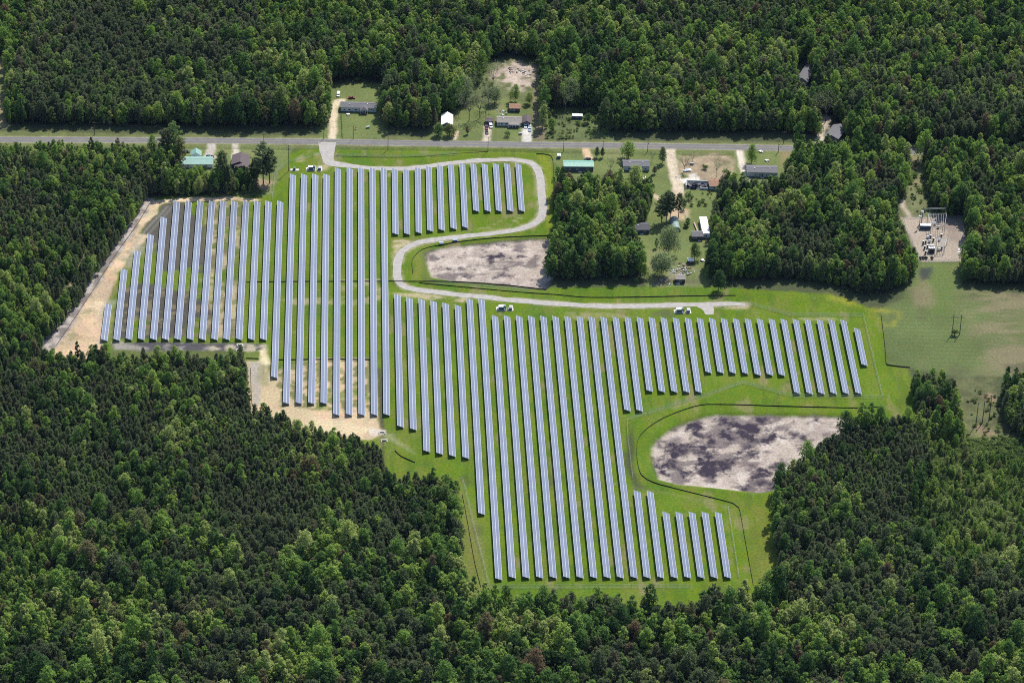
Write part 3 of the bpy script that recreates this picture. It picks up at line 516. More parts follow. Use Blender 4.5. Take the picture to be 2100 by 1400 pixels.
wire = bpy.data.materials.new('chain_link'); wire.use_nodes = True; nt = wire.node_tree; N = nt.nodes; L = nt.links
b = N['Principled BSDF']; b.inputs['Base Color'].default_value = (.55, .58, .56, 1); b.inputs['Roughness'].default_value = .5
tc = N.new('ShaderNodeTexCoord'); wv = N.new('ShaderNodeTexChecker'); wv.inputs['Scale'].default_value = 9; L.new(tc.outputs['Object'], wv.inputs['Vector'])
tr = N.new('ShaderNodeBsdfTransparent'); mx = N.new('ShaderNodeMixShader'); fac = N.new('ShaderNodeMapRange'); L.new(wv.outputs['Fac'], fac.inputs['Value']); fac.inputs['To Min'].default_value = .03; fac.inputs['To Max'].default_value = .15
L.new(fac.outputs['Result'], mx.inputs[0]); L.new(tr.outputs[0], mx.inputs[1]); L.new(b.outputs[0], mx.inputs[2]); L.new(mx.outputs[0], N['Material Output'].inputs['Surface'])
pm_ = MB(); pm_.tube((0, 0, -.3), (0, 0, 2.2), .05, n=5); POST = pm_.mesh('fence_post', M['galv'])
def chain_fence(px, label, corners=()):
    pl = GP(px); s = MB(); r_ = MB(); o = tag(bpy.data.objects.new('chain_link_fence', None), label, 'fence', 'chain link fences'); C.objects.link(o)
    for a in range(len(pl)-1):
        p, q = pl[a], pl[a+1]; d = (q-p)/np.linalg.norm(q-p); nn = np.array([-d[1], d[0]])*.012; v = []
        for z in (.03, 2.05): v += [(*(p+nn), z), (*(q+nn), z), (*(q-nn), z), (*(p-nn), z)]
        s.add(v, [(0, 1, 5, 4), (2, 3, 7, 6)])
        r_.tube((*p, 2.08), (*q, 2.08), .025, n=4); r_.tube((*p, .05), (*q, .05), .02, n=4)
        for t in np.arange(0, np.linalg.norm(q-p), 12.0):
            k = mesh_obj('fence_post', POST, o); k.location = (*(p+d*t), 0)
    s.build('wire_mesh', wire, o); r_.build('top_rail', M['galv'], o)
    return o
chain_fence([(1297.5, 982), (1287.5, 900), (1285.7, 863), (1291, 860)], 'chain link fence running down beside the longest rows')
chain_fence([(1291, 860), (1400, 826), (1524, 786)], 'chain link fence slanting up across grass above the spotted pond')
chain_fence([(1524, 786), (1626, 814), (1810, 816.6)], 'chain link fence under the right block of rows')
chain_fence([(1810, 816.6), (1790, 735), (1770, 648.6)], 'chain link fence along the right end of the site')
chain_fence([(1770, 648.6), (1623, 648), (1534, 624)], 'chain link fence behind the right block of rows')
chain_fence([(1515, 1184), (1493, 1043)], 'chain link fence right of the lowest short rows')
chain_fence([(1003.6, 1205), (1200, 1204.5), (1418, 1203.6)], 'chain link fence along the bottom of the lowest rows')
chain_fence([(948, 982), (975, 1095), (1003.6, 1205)], 'chain link fence left of the lowest long rows')
chain_fence([(558, 411), (563, 360), (594, 333), (660, 316)], 'chain link fence between the brown roofed house and the rows')
chain_fence([(686, 321), (814, 323), (940, 318)], 'chain link fence on the grass under the country road')
chain_fence([(1852, 448), (1972, 448), (1985, 536), (1890, 538), (1860, 475), (1852, 448)], 'chain link fence enclosing the substation yard')
# ---------------------------------------------------------------- culverts and stones
for u, v, lab in ((783.5, 886, 'white concrete culvert mouth at the end of the dark ditch'), (492, 707, 'pale concrete culvert block under the left field'), (490, 717, 'second pale culvert block beside the treetops below the left field'), (788, 903, 'pale stone slab lying on the grass below the culvert')):
    p = G(u, v); s = MB(); s.box(-1.8, 1.8, -.4, .4, -.2, .7); s.box(-1.8, -1.3, -2, -.4, -.2, .5); s.box(1.3, 1.8, -2, -.4, -.2, .5); s.tube((0, -.45, .1), (0, -.2, .1), .35, n=10, mi=1)
    o = s.build('culvert_headwall', [M['concrete'], M['darkmetal']]); o.location = (*p, 0); tag(o, lab, 'culvert')

# ---------------------------------------------------------------- buildings
def frame_at(l, r):
    """ground frame from two map points of a front wall: origin, heading, width"""
    a, b = G(*l), G(*r); d = b-a
    return a, math.atan2(d[1], d[0]), float(np.linalg.norm(d))
def gable_roof(W_, D_, h, rise, ridge, mi=0, oh=.4, t=.16):
    s = MB()
    if ridge == 'x':
        for sg in (0, 1):
            y0, y1 = (-oh, D_/2) if sg == 0 else (D_+oh, D_/2); z0 = h-oh*rise/(D_/2); z1 = h+rise
            v = [(-oh, y0, z0), (W_+oh, y0, z0), (W_+oh, y1, z1), (-oh, y1, z1)]; v += [(x, y, z+t) for x, y, z in v]
            s.add(v, [(3, 2, 1, 0), (4, 5, 6, 7), (0, 1, 5, 4), (1, 2, 6, 5), (3, 0, 4, 7)], mi)
    else:
        for sg in (0, 1):
            x0, x1 = (-oh, W_/2) if sg == 0 else (W_+oh, W_/2); z0 = h-oh*rise/(W_/2); z1 = h+rise
            v = [(x0, -oh, z0), (x0, D_+oh, z0), (x1, D_+oh, z1), (x1, -oh, z1)]; v += [(x, y, z+t) for x, y, z in v]
            s.add(v, [(3, 2, 1, 0), (4, 5, 6, 7), (0, 1, 5, 4), (1, 2, 6, 5), (3, 0, 4, 7)], mi)
    return s
def wall_shell(W_, D_, h, rise, ridge, base=.35):
    s = MB(); s.box(-.02, W_+.02, -.02, D_+.02, -.2, base, 1)
    if ridge == 'x': s.prism([(0, base), (D_, base), (D_, h), (D_/2, h+rise), (0, h)], 0, W_, ax='x')
    else: s.prism([(0, base), (W_, base), (W_, h), (W_/2, h+rise), (0, h)], 0, D_, ax='y')
    return s
def house(name, label, cat, l, r, D_, h, rise, ridge, wallm, roofm, wins=(), door=None, vents=0, porch=None, group=None, oh=.4):
    a, rz, W_ = frame_at(l, r); root = thing(name, label, cat, (*a, 0), rz, group)
    wall_shell(W_, D_, h, rise, ridge).build('walls', [M[wallm], M['darkmetal']], root)
    rf = gable_roof(W_, D_, h, rise, ridge, oh=oh).build('roof', M[roofm], root)
    cap = MB()
    if ridge == 'x': cap.box(-oh, W_+oh, D_/2-.15, D_/2+.15, h+rise+.10, h+rise+.22)
    else: cap.box(W_/2-.15, W_/2+.15, -oh, D_+oh, h+rise+.10, h+rise+.22)
    cap.build('ridge_cap', M[roofm], rf)
    for k in range(vents):
        x = W_*(.25+.5*k/max(1, vents-1)); v = MB(); v.tube((x, D_*.36, h+rise*.6), (x, D_*.36, h+rise*.75+.65), .28, n=8); v.build('roof_vent', M['white'], rf)
    for fx, w in wins:
        x = fx*W_; fo = MB().box(x-w/2, x+w/2, -.07, .02, 1.15, 2.3).build('window', M['white'], root)
        MB().box(x-w/2+.12, x+w/2-.12, -.095, -.065, 1.27, 2.18).build('pane', M['glass'], fo)
    if door is not None:
        x = door*W_; d_ = MB().box(x-.5, x+.5, -.07, .02, .35, 2.35).build('door', M['bluegrey'], root)
        MB().box(x+.3, x+.38, -.14, -.06, 1.25, 1.35).build('handle', M['galv'], d_)
        MB().box(x-1, x+1, -1.3, -.03, -.2, .33).box(x-1, x+1, -1.7, -1.3, -.2, .16).build('steps', M['concrete'], root)
    if porch:
        x0, x1, pd, hip = porch; x0 *= W_; x1 *= W_; p = MB(); z1 = h+.12
        if hip: p.add([(x0-.3, -pd-.3, z1-.5), (x1+.3, -pd-.3, z1-.5), (x1+.3, .6, z1+.15), (x0-.3, .6, z1+.15), ((x0+x1)/2, -pd*.45, z1+1.1), ((x0+x1)/2, D_*.45, z1+1.2)], [(0, 1, 4), (1, 2, 5, 4), (3, 0, 4, 5), (2, 3, 5), (3, 2, 1, 0)])
        else: p.add([(x0, -pd, z1-.55), (x1, -pd, z1-.55), (x1, .05, z1-.1), (x0, .05, z1-.1), (x0, -pd, z1-.42), (x1, -pd, z1-.42), (x1, .05, z1+.03), (x0, .05, z1+.03)], [(3, 2, 1, 0), (4, 5, 6, 7), (0, 1, 5, 4), (1, 2, 6, 5), (3, 0, 4, 7)])
        p.build('porch_roof', M[roofm], root)
        for x in np.linspace(x0+.15, x1-.15, 4): MB().box(x-.08, x+.08, -pd+.1, -pd+.26, -.2, z1-.5).build('porch_post', M['white'], root)
        MB().box(x0, x1, -pd, -.05, -.2, .3).build('porch_deck', M['wood'], root)
    return root
HG = None
house('mobile_home', 'long white home with grey roof and hipped porch behind the country road', 'house', (699, 229.5), (771.5, 231), 7.5, 3.3, 1.1, 'x', 'offwhite', 'roofgrey', [(.10, 1.2), (.22, 1.3), (.26, 1.0), (.42, 1.8), (.86, 1.4), (.92, 1.2)], .66, 2, (.56, .76, 3.0, True))
house('barn', 'small house with bright white tin roof and gable end to the road', 'house', (906, 264), (927, 264.5), 13.5, 3.0, 1.8, 'y', 'bluegrey', 'white', [(.5, 1.2)], oh=.6)
house('ranch_house', 'tan roofed single storey house between carport and garage behind the road', 'house', (1019.5, 259), (1068.5, 260), 8.0, 2.9, 1.3, 'x', 'offwhite', 'rooftan', [(.08, 1.2), (.20, 1.6), (.36, 1.2), (.42, 1.1)], .50, 2, (.47, .93, 2.6, False))
house('garage', 'brown roofed garage with gable end and open front beside the tan roofed house', 'garage', (1072, 259), (1087.5, 259.5), 8.5, 2.6, 1.3, 'y', 'roofdark', 'roofbrown', [(.5, 2.6)])
house('carport', 'brown flat topped carport left of the tan roofed house', 'carport', (996, 256), (1011.5, 256.5), 5.0, 2.6, .4, 'x', 'roofbrown', 'roofbrown', [(.5, 2.0)])
house('rusty_shed', 'rusty roofed shed behind the tan roofed house', 'shed', (1045, 230), (1066, 230.5), 6.0, 2.8, .7, 'x', 'roofdark', 'rust', [(.25, 3.0)])
house('storage_trailer', 'small white roofed trailer alone in the scrub above the road', 'trailer', (1173, 244), (1194, 245), 3.0, 2.2, .25, 'x', 'bluegrey', 'white', [(.5, 1.0)], oh=.1)
house('green_roof_house', 'mint green roofed house half hidden by trees near the sandy corner', 'house', (373, 345), (436, 345), 9.5, 2.8, 1.5, 'x', 'white', 'mint', [(.2, 1.2), (.5, 1.6), (.8, 1.2)], .6)
house('cross_wing', 'mint green gabled wing at the back of the mint roofed house', 'house wing', (392, 327), (412, 327), 5.5, 3.0, 1.9, 'y', 'white', 'mint', [])
house('brown_roof_house', 'brown shingled house with gable facing the panels beside tall pines', 'house', (475, 345), (509, 346), 12.0, 2.8, 2.0, 'y', 'bluegrey', 'roofbrown', [(.3, 1.3), (.7, 1.3)], .5)
house('front_wing', 'brown shingled front wing of the gabled brown house', 'house wing', (482, 352), (510, 352.5), 6.0, 2.7, 1.5, 'y', 'roofbrown', 'roofbrown', [(.3, 1.0)])
house('green_mobile_home', 'mobile home with streaky green metal roof left of the sandy drive', 'house', (1156.5, 351.5), (1216.5, 352), 7.5, 3.6, .9, 'x', 'bluegrey', 'green', [(.2, 1.2), (.45, 1.4), (.8, 1.2)], .55, 0)
house('grey_mobile_home', 'mobile home with grey roof and pale blue wall beside the tan dirt drive', 'house', (1278.5, 350.5), (1331.5, 351), 8.2, 3.4, .9, 'x', 'offwhite', 'roofgrey', [(.22, 2.0), (.66, 1.2), (.84, 1.2)], .44, 2)
house('long_mobile_home', 'long grey roofed mobile home beside the pale winding driveway', 'house', (1532, 363), (1594, 364.5), 9.0, 3.5, .9, 'x', 'offwhite', 'roofgrey', [(.28, 1.1), (.42, 1.2), (.63, 1.1), (.80, 1.1)], .50, 2)
house('roadside_building', 'grey gabled building under the trees where the road vanishes right', 'house', (1691, 287), (1718, 293), 17.0, 2.8, 1.6, 'y', 'bluegrey', 'roofgrey', [(.5, 1.2)])
house('forest_house', 'grey roofed house deep in the trees at upper right', 'house', (1633, 172), (1655, 176), 22.0, 3.0, 2.0, 'y', 'offwhite', 'roofgrey', [(.5, 1.2)])
house('dark_house', 'charcoal roofed cottage beside tall dark pines in the clearing', 'house', (1301, 479), (1331.5, 479), 8.5, 2.7, 1.2, 'x', 'bluegrey', 'roofdark', [(.25, 1.2), (.7, 1.2)], .5, 1)
house('grey_shed', 'grey roofed shed against the long white trailer', 'shed', (1419, 493), (1441, 493), 6.5, 2.8, 1.0, 'x', 'bluegrey', 'roofgrey', [(.3, 2.0)], .7)
house('long_white_trailer', 'long white roofed trailer standing end on in the clearing', 'trailer', (1441, 488.5), (1455.5, 488.5), 20.5, 3.1, .3, 'y', 'white', 'white', [(.5, 1.2)], oh=.15)
house('garden_shed', 'tiny white roofed shed on the open lawn of the clearing', 'shed', (1411, 541), (1422, 541), 3.3, 2.0, .5, 'x', 'roofdark', 'white', [(.5, .9)], oh=.2)
house('tool_shed', 'dark fronted shed with tan roof by the junk heap', 'shed', (1386, 581), (1404.5, 581), 5.0, 2.9, .7, 'x', 'blackcar', 'rooftan', [(.5, 1.2)], .25)
house('lawn_shed', 'little white topped shed on the grass left of the green mobile home', 'shed', (1143.5, 325.5), (1149.5, 325.5), 2.6, 2.0, .4, 'x', 'bluegrey', 'white', [(.5, .8)], oh=.15)
house('brick_ruin', 'half standing house with torn brown roof beside its own wreckage', 'house', (1455, 390), (1487, 391), 9.0, 3.0, .9, 'x', 'offwhite', 'rust', [(.3, 1.4), (.6, 1.2)], .8)

# the collapsed half of the ruin: leaning panels, rafters and a white end wall
a, rz, W_ = frame_at((1406, 388), (1453, 390)); w_ = thing('wrecked_house', 'collapsed burnt house of dark rubble with a white end wall', 'ruin', (*a, 0), rz)
MB().box(0, .35, 0, 8, -.2, 2.9).build('end_wall', M['white'], w_); MB().box(.35, W_, 7.7, 8, -.2, 2.2).build('rear_wall', M['offwhite'], w_); MB().box(9, W_-.3, 0, .25, -.2, 1.5).build('front_wall', M['offwhite'], w_)
s = MB(); rr = np.random.RandomState(5)
for k in range(60):
    c = np.array([rr.uniform(.8, W_-.6), rr.uniform(.6, 7.2), rr.uniform(.1, 1.5)]); d = rr.normal(size=3)*[1, 1, .35]; d /= np.linalg.norm(d)
    s.tube(c-d*rr.uniform(.5, 1.8), c+d*rr.uniform(.5, 1.8), rr.uniform(.06, .2), n=4, mi=int(rr.rand() < .2))
s.build('rafters', [M['darkmetal'], M['white']], w_)
s = MB()
for k in range(16):
    c = np.array([rr.uniform(1, 7 if k < 9 else W_-1), rr.uniform(1, 7), rr.uniform(.6, 1.7)]); q = rr.normal(size=2)*.3; w2 = rr.uniform(.7, 1.8)
    v = [c+np.array([x, y, x*q[0]+y*q[1]]) for x, y in ((-w2, -w2), (w2, -w2), (w2, w2), (-w2, w2))]; v += [p+np.array([0, 0, .08]) for p in v]
    s.add(v, [(3, 2, 1, 0), (4, 5, 6, 7), (0, 1, 5, 4), (1, 2, 6, 5), (2, 3, 7, 6), (3, 0, 4, 7)], int(rr.rand() < .25))
s.build('roof_sheets', [M['roofdark'], M['roofgrey']], w_); MB().box(.4, W_, .3, 7.6, -.2, .35).build('rubble_floor', M['roofdark'], w_)

# hoop house of pale green sheeting
a, rz, W_ = frame_at((1376, 475), (1396, 475)); hh = thing('hoop_house', 'rounded pale green tarpaulin shelter behind a leafy yard tree', 'shelter', (*a, 0), rz)
s = MB(); n = 14; Lh = 13.0
pts = [(W_/2-W_/2*math.cos(math.pi*k/n), 3.4*math.sin(math.pi*k/n)) for k in range(n+1)]
s.v = [(x, 0, z) for x, z in pts]+[(x, Lh, z) for x, z in pts]; s.f = [(k, k+1, n+1+k+1, n+1+k) for k in range(n)]; s.m = [0]*n
s.f += [tuple(range(n+1))[::-1], tuple(range(n+1, 2*n+2))]; s.m += [0, 0]
M['tarp'] = mat('pale_green_tarp', (.30, .40, .36), .6, var=.1); s.build('cover', M['tarp'], hh)
s = MB()
for y in np.linspace(0, Lh, 6):
    for k in range(n): s.tube((pts[k][0], y, pts[k][1]+.04), (pts[k+1][0], y, pts[k+1][1]+.04), .05, n=4, cap=False)
s.build('hoops', M['galv'], hh)

# ---------------------------------------------------------------- vehicles
def vehicle(name, label, px, heading, paint, kind='sedan'):
    p = G(*px); root = thing(name, label, 'van' if kind == 'van' else ('pickup truck' if kind == 'pickup' else 'car'), (*p, 0), heading, None)
    L_ = {'sedan': 4.6, 'van': 5.2, 'pickup': 5.4}[kind]; w = .92; b = MB()
    prof = {'sedan': [(0, .35), (L_, .35), (L_, .75), (3.5, .95), (.9, .98), (0, .85)], 'van': [(0, .35), (L_, .35), (L_, .95), (4.3, 1.15), (3.8, 1.9), (.1, 1.95), (0, 1.0)], 'pickup': [(0, .4), (L_, .4), (L_, .95), (3.9, 1.1), (2.1, 1.1), (2.1, 1.05), (0, 1.05)]}[kind]
    b.prism([(x-L_/2, z) for x, z in prof], -w, w); b.build('body', M[paint], root)
    cab = {'sedan': [(.9, .97), (3.5, .94), (2.7, 1.42), (1.5, 1.44)], 'pickup': [(2.1, 1.08), (4.0, 1.08), (3.3, 1.72), (2.2, 1.75)]}.get(kind)
    if cab:
        MB().prism([(x-L_/2, z) for x, z in cab], -w+.1, w-.1).build('windows', M['glass'], root)
        zt = max(z for _, z in cab); xs = [x for x, z in cab if z > zt-.1]
        MB().box(min(xs)-L_/2, max(xs)-L_/2, -w+.12, w-.12, zt-.03, zt+.04).build('roof', M[paint], root)
    else:
        MB().add([(3.82-L_/2, -w+.12, 1.86), (3.82-L_/2, w-.12, 1.86), (4.32-L_/2, w-.12, 1.2), (4.32-L_/2, -w+.12, 1.2)], [(0, 1, 2, 3), (3, 2, 1, 0)]).build('windscreen', M['glass'], root)
        for sg in (1, -1): MB().box(-1.8, 1.2, sg*(w+.005)-.012, sg*(w+.005)+.012, 1.25, 1.75).build('side_window', M['glass'], root)
    if kind == 'pickup': MB().box(.15-L_/2, 2.0-L_/2, -w+.12, w-.12, 1.06, 1.09).build('truck_bed', M['darkmetal'], root)
    for x in (.9, L_-.95):
        for sg in (1, -1):
            MB().tube((x-L_/2, sg*(w-.18), .33), (x-L_/2, sg*(w+.03), .33), .33, n=12).build('wheel', M['tyre'], root)
    return root
V = math.pi/2
vehicle('parked_van', 'white van parked at the back of the long white home', (694, 196), -V-.1, 'whitecar', 'van')
vehicle('parked_car', 'dark red car parked behind the long white home', (721, 202.5), .05, 'redpaint')
vehicle('parked_van', 'white van beside the brown carport', (1006.5, 260), -V+.05, 'whitecar', 'van')
vehicle('pickup_truck', 'dark red pickup truck on the drive below the brown carport', (998, 263.5), -V, 'redpaint', 'pickup')
vehicle('parked_car', 'black car nearest the road on the carport drive', (998.5, 273), -V+.05, 'blackcar')
vehicle('parked_car', 'white car in front of the brown garage', (1077.5, 260.5), -V, 'whitecar')
vehicle('parked_car', 'white car parked right of the garage, farther of two', (1086, 261.5), -V-.1, 'whitecar')
vehicle('parked_car', 'pale blue car nearest the road on the garage drive', (1086.5, 267), -V-.1, 'bluecar')
vehicle('parked_car', 'teal car on the drive behind the mint roofed house', (426, 322), V-.3, 'tealcar')
vehicle('parked_car', 'black car on the lawn behind the mint roofed house', (381.5, 312.5), .05, 'blackcar')
vehicle('parked_van', 'white van on the lawn below the pale blue walled mobile home', (1321, 371), -V-.1, 'whitecar', 'van')
vehicle('parked_car', 'dark car behind the streaky green roof at the sandy drive', (1205, 328), .5, 'blackcar')
# small cart with red body
p = G(435.5, 322.5); t = thing('garden_tractor', 'small red garden tractor on the pale drive', 'tractor', (*p, 0), .1)
MB().prism([(-1.2, .5), (1.2, .5), (1.2, 1.0), (.2, 1.1), (-.2, .8), (-1.2, .9)], -.45, .45).build('body', M['redpaint'], t); MB().box(-.7, -.2, -.3, .3, .9, 1.3).build('seat', M['blackcar'], t); MB().tube((.25, 0, 1.0), (-.05, 0, 1.5), .03).tube((-.1, 0, 1.47), (0, 0, 1.53), .25, n=10).build('steering_wheel', M['tyre'], t)
for x, rr_ in ((-.8, .5), (.85, .32)):
    for sg in (1, -1): MB().tube((x, sg*.45, rr_), (x, sg*.75, rr_), rr_, n=12).build('wheel', M['tyre'], t)
# bins by the track
for (u, v), m_, lab in (((905, 500), 'whitecar', 'pale lidded metal box on the verge of the gravel track'), ((933, 494.5), 'bluebin', 'blue lidded metal box on the verge of the gravel track')):
    p = G(u, v); t = thing('equipment_box', lab, 'metal box', (*p, 0), .12); MB().prism([(-1.15, .1), (1.15, .1), (1.25, 1.2), (-1.25, 1.2)], -.8, .8).build('body', M[m_], t)
    MB().box(-1.32, 1.32, -.87, .87, 1.2, 1.32).build('lid', M['bluecar'], t); MB().box(-1.0, -.8, -.7, .7, -.05, .1).box(.8, 1.0, -.7, .7, -.05, .1).build('skids', M['darkmetal'], t)

# ---------------------------------------------------------------- inverter stations
def station(u, v, where):
    """slab and cabinets seen at map point u, v (near left corner of the main slab)"""
    a = G(u, v)
    def at(name, lab, cat, dx, dy): return thing(name, lab, cat, (a[0]+dx, a[1]+dy, 0), .0)
    def slab(lab, dx, dy, w, d, back=()):
        s = MB(); s.box(0, w, 0, d, -.2, .22)
        for x0, x1, dd in back: s.box(x0, x1, d+.003, d+dd, -.2, .2)
        o = s.build('concrete_slab', M['concrete']); o.location = (a[0]+dx, a[1]+dy, 0); tag(o, lab, 'concrete slab')
    slab(f'large white concrete slab {where}', 0, 0, 6.0, 4.3, ((1.9, 3.0, 2.8), (3.3, 5.8, 3.0))); slab(f'small white concrete slab {where}', 6.9, 0, 3.2, 3.9, ((.9, 3.0, 2.6),))
    t = at('inverter_cabinet', f'long teal inverter cabinet on the large slab {where}', 'inverter', 1.5, .7)
    MB().box(0, 4.2, 0, 1.7, .22, 2.35).build('body', M['teal'], t); MB().box(-.12, 2.7, -.12, 1.82, 2.35, 2.5).build('roof', M['whitecar'], t); MB().box(2.85, 4.1, .1, 1.6, 2.355, 2.75).build('vent_hood', M['teal'], t)
    for x in (.1, 1.15, 2.2): MB().box(x, x+.95, -.06, -.003, .4, 2.2).build('door', M['teal'], t)
    MB().box(3.0, 3.75, -.55, -.003, .5, 1.7).build('control_box', M['white'], t)
    MB().box(-.95, -.2, .3, 1.3, .22, 1.5).build('junction_box', M['white'], t)
    t = at('transformer_box', f'dark pad mounted transformer on the small slab {where}', 'transformer', 7.6, .6)
    MB().box(0, 1.7, 0, 1.6, .22, 1.75).build('tank', M['teal'], t); MB().box(-.08, 1.78, -.08, .8, 1.75, 1.85).build('lid', M['bluecar'], t)
    s = MB()
    for k in range(6): s.box(-.4, -.003, .12+k*.24, .2+k*.24, .4, 1.5)
    s.build('cooling_fins', M['darkmetal'], t)
station(1017.5, 637.5, 'by the rows below the gravel bend')
station(1382.5, 643, 'next to the gravel turning spur')
station(627.5, 351, 'near the site entrance')
p = G(595.5, 350.5); s = MB().box(0, 5.4, 0, 2.5, -.2, .2); o = s.build('concrete_slab', M['concrete']); o.location = (*p, 0); tag(o, 'white concrete slab left of the entrance beside the tall pole', 'concrete slab')
t = thing('switch_box', 'small dark switch box on the slab beside the tall pole', 'switch box', (p[0]+1.7, p[1]+.5, 0)); MB().box(0, 1.5, 0, 1.3, .2, 1.7).build('body', M['darkmetal'], t); MB().prism([(-.06, 1.7), (1.56, 1.7), (1.56, 1.78), (-.06, 1.9)], -.08, 1.4).build('lid', M['teal'], t); MB().box(.1, 1.4, -.05, -.003, .35, 1.6).build('door', M['teal'], t)

# ---------------------------------------------------------------- poles and lines
TOPS = {}
def pole(u, v, h, label, arms=1, group='utility poles along the road', rz=0.0, key=None, xf=False):
    p = G(u, v); t = thing('utility_pole', label, 'utility pole', (*p, 0), rz, group)
    MB().tube((0, 0, -.5), (0, 0, h), .19, .12, n=8).build('shaft', M['wood'], t)
    for k in range(arms):
        z = h-.35-1.5*k; ar = MB().box(-1.4, 1.4, -.22, -.1, z-.08, z+.08).build('crossarm', M['greybark' if arms > 1 else 'wood'], t)
        for x in (-1.25, 0 if k else .5, 1.25): MB().tube((x, -.16, z+.08), (x, -.16, z+.34), .07, .05, n=6).build('insulator', M['galv'], ar)
    if xf: MB().tube((.4, 0, h-3.2), (.4, 0, h-2.2), .28, n=10).build('pole_transformer', M['galv'], t)
    TOPS[key or (u, v)] = (p, h, rz)
pole(591.5, 351.5, 18.5, 'tall pole with three crossarms beside the left entrance slab', 3, xf=True, key='t')
for u, v, h, lab in ((541, 303, 9.5, 'roadside pole behind the tall clump of pines at left'), (664, 285, 9.5, 'roadside pole beside the dirt drive of the white home'), (724.5, 285, 9.5, 'thin pole standing on the lawn of the white home'), (795.5, 306.5, 10.5, 'roadside pole in front of the dense trees right of the white home'), (1000.5, 309.5, 10.0, 'roadside pole at the foot of the carport drive'), (1155.5, 310, 8.0, 'roadside pole just left of the sandy drive'), (1236.5, 306, 5.5, 'short pole between the sandy drive and the roadside tree'), (1328, 310.5, 8.5, 'pole at the roadside behind the pale blue walled home'), (1606.5, 294.5, 8.5, 'pole beyond the road where the right woods begin'), (1596, 312.5, 8.5, 'roadside pole at the corner of the right woods'), (194, 277, 9.0, 'roadside pole against the far left woods')):
    pole(u, v, h, lab, xf=(u in (1596, 1328)))
def span(k0, k1, label, x=0.0, dz=0.0):
    (p, h, _), (q, h2, _) = TOPS[k0], TOPS[k1]; s = MB(); prev = None
    for t in np.linspace(0, 1, 13):
        c = (p[0]*(1-t)+q[0]*t, p[1]*(1-t)+q[1]*t+x, (h+dz)*(1-t)+(h2+dz)*t-1.6*4*t*(1-t)*.35)
        if prev: s.tube(prev, c, .022, n=4, cap=False)
        prev = c
    tag(s.build('power_line', M['darkmetal']), label, 'power line')
span((194, 277), (541, 303), 'dark wire strung above the road at far left'); span((541, 303), (795.5, 306.5), 'dark wire above the road past the entrance'); span((795.5, 306.5), (1000.5, 309.5), 'dark wire above the road past the upper rows'); span((1000.5, 309.5), (1155.5, 310), 'dark wire above the road below the tan roofed house'); span((1155.5, 310), (1328, 310.5), 'dark wire above the road by the green roofed home'); span((1328, 310.5), (1596, 312.5), 'dark wire above the road towards the right woods')

t = thing('power_pylon', 'two legged wooden power pylon standing in the hay field', 'power pylon', (*G(1952.3, 685.5), 0)); w = float(G(1967.5, 684)[0]-G(1952.3, 685.5)[0])
for x in (0, w): MB().tube((x, 0, -.5), (x, 0, 13.6), .26, .17, n=8).build('leg', M['wood'], t)
ca = MB().box(-1.6, w+1.6, -.32, -.18, 11.6, 11.9).build('crossarm', M['greybark'], t)
for x in (-1.4, w/2, w+1.4): MB().tube((x, -.25, 11.6), (x, -.25, 10.7), .09, n=6).build('insulator', M['galv'], ca)
for k, (u, v, h, lab) in enumerate(((2001.3, 871.5, 15.0, 'leftmost of three tall bare poles in the scrub at right'), (2014.5, 867, 14.5, 'middle of three tall bare poles in the scrub at right'), (2028, 862.5, 15.2, 'rightmost of three tall bare poles in the scrub at right'))):
    t = thing('transmission_pole', lab, 'utility pole', (*G(u, v), 0), 0, 'three transmission poles in the scrub')
    MB().tube((0, 0, -.5), (0, 0, h), .27, .17, n=8).build('shaft', M['wood'], t); MB().tube((0, -.2, h-1.2), (-.9, -.4, h-.8), .1, .06, n=6).build('insulator', M['galv'], t)

# ---------------------------------------------------------------- substation
def post_frame(name, label, corners, h, bars=(0,), lattice=True, n_mid=0):
    P = GP(corners); t = tag(bpy.data.objects.new(name, None), label, 'steel gantry', 'steel gantries of the substation'); C.objects.link(t)
    for p in P:
        s = MB()
        for sx_, sy_ in ((-.22, -.22), (.22, -.22), (.22, .22), (-.22, .22)): s.tube((p[0]+sx_, p[1]+sy_, -.2), (p[0]+sx_*.6, p[1]+sy_*.6, h), .04, n=4)
        for k in range(int(h/.9)): s.tube((p[0]-.2, p[1]-.2, k*.9), (p[0]+.2, p[1]-.2, (k+1)*.9), .03, n=4); s.tube((p[0]+.2, p[1]-.2, k*.9), (p[0]+.2, p[1]+.2, (k+1)*.9), .03, n=4)
        s.build('column', M['galv'], t)
    m = len(P)
    for i in range(m if m > 2 else m-1):
        a, b = P[i], P[(i+1) % m]
        for z in (h, h-.7): MB().tube((*a, z), (*b, z), .08, n=4).build('beam', M['galv'], t)
    if m == 4:
        for k in range(1, n_mid+1):
            f = k/(n_mid+1); a = P[0]*(1-f)+P[1]*f; b = P[3]*(1-f)+P[2]*f
            MB().tube((*a, h-.3), (*b, h-.3), .07, n=5).build('bus_bar', M['galv'], t)
            for q in (.2, .5, .8): c = a*(1-q)+b*q; MB().tube((*c, h-.35), (*c, h-1.5), .12, .08, n=6).build('insulator', M['darkmetal'], t)
    return t
post_frame('gantry', 'large rectangular steel gantry at the back of the substation yard', [(1908, 481), (1936, 480), (1939, 458), (1901, 459)], 7.0, n_mid=6)
post_frame('gantry', 'smaller steel gantry in the middle of the substation yard', [(1921, 521), (1936, 520), (1941, 503), (1920, 504)], 5.5, n_mid=4)
post_frame('line_gantry', 'tall single beam steel gantry behind the big frame', [(1890, 454), (1937, 452)], 9.0)
def simple(name, lab, cat, u, v, build, rz=0.0, group=None):
    t = thing(name, lab, cat, (*G(u, v), 0), rz, group); build(t); return t
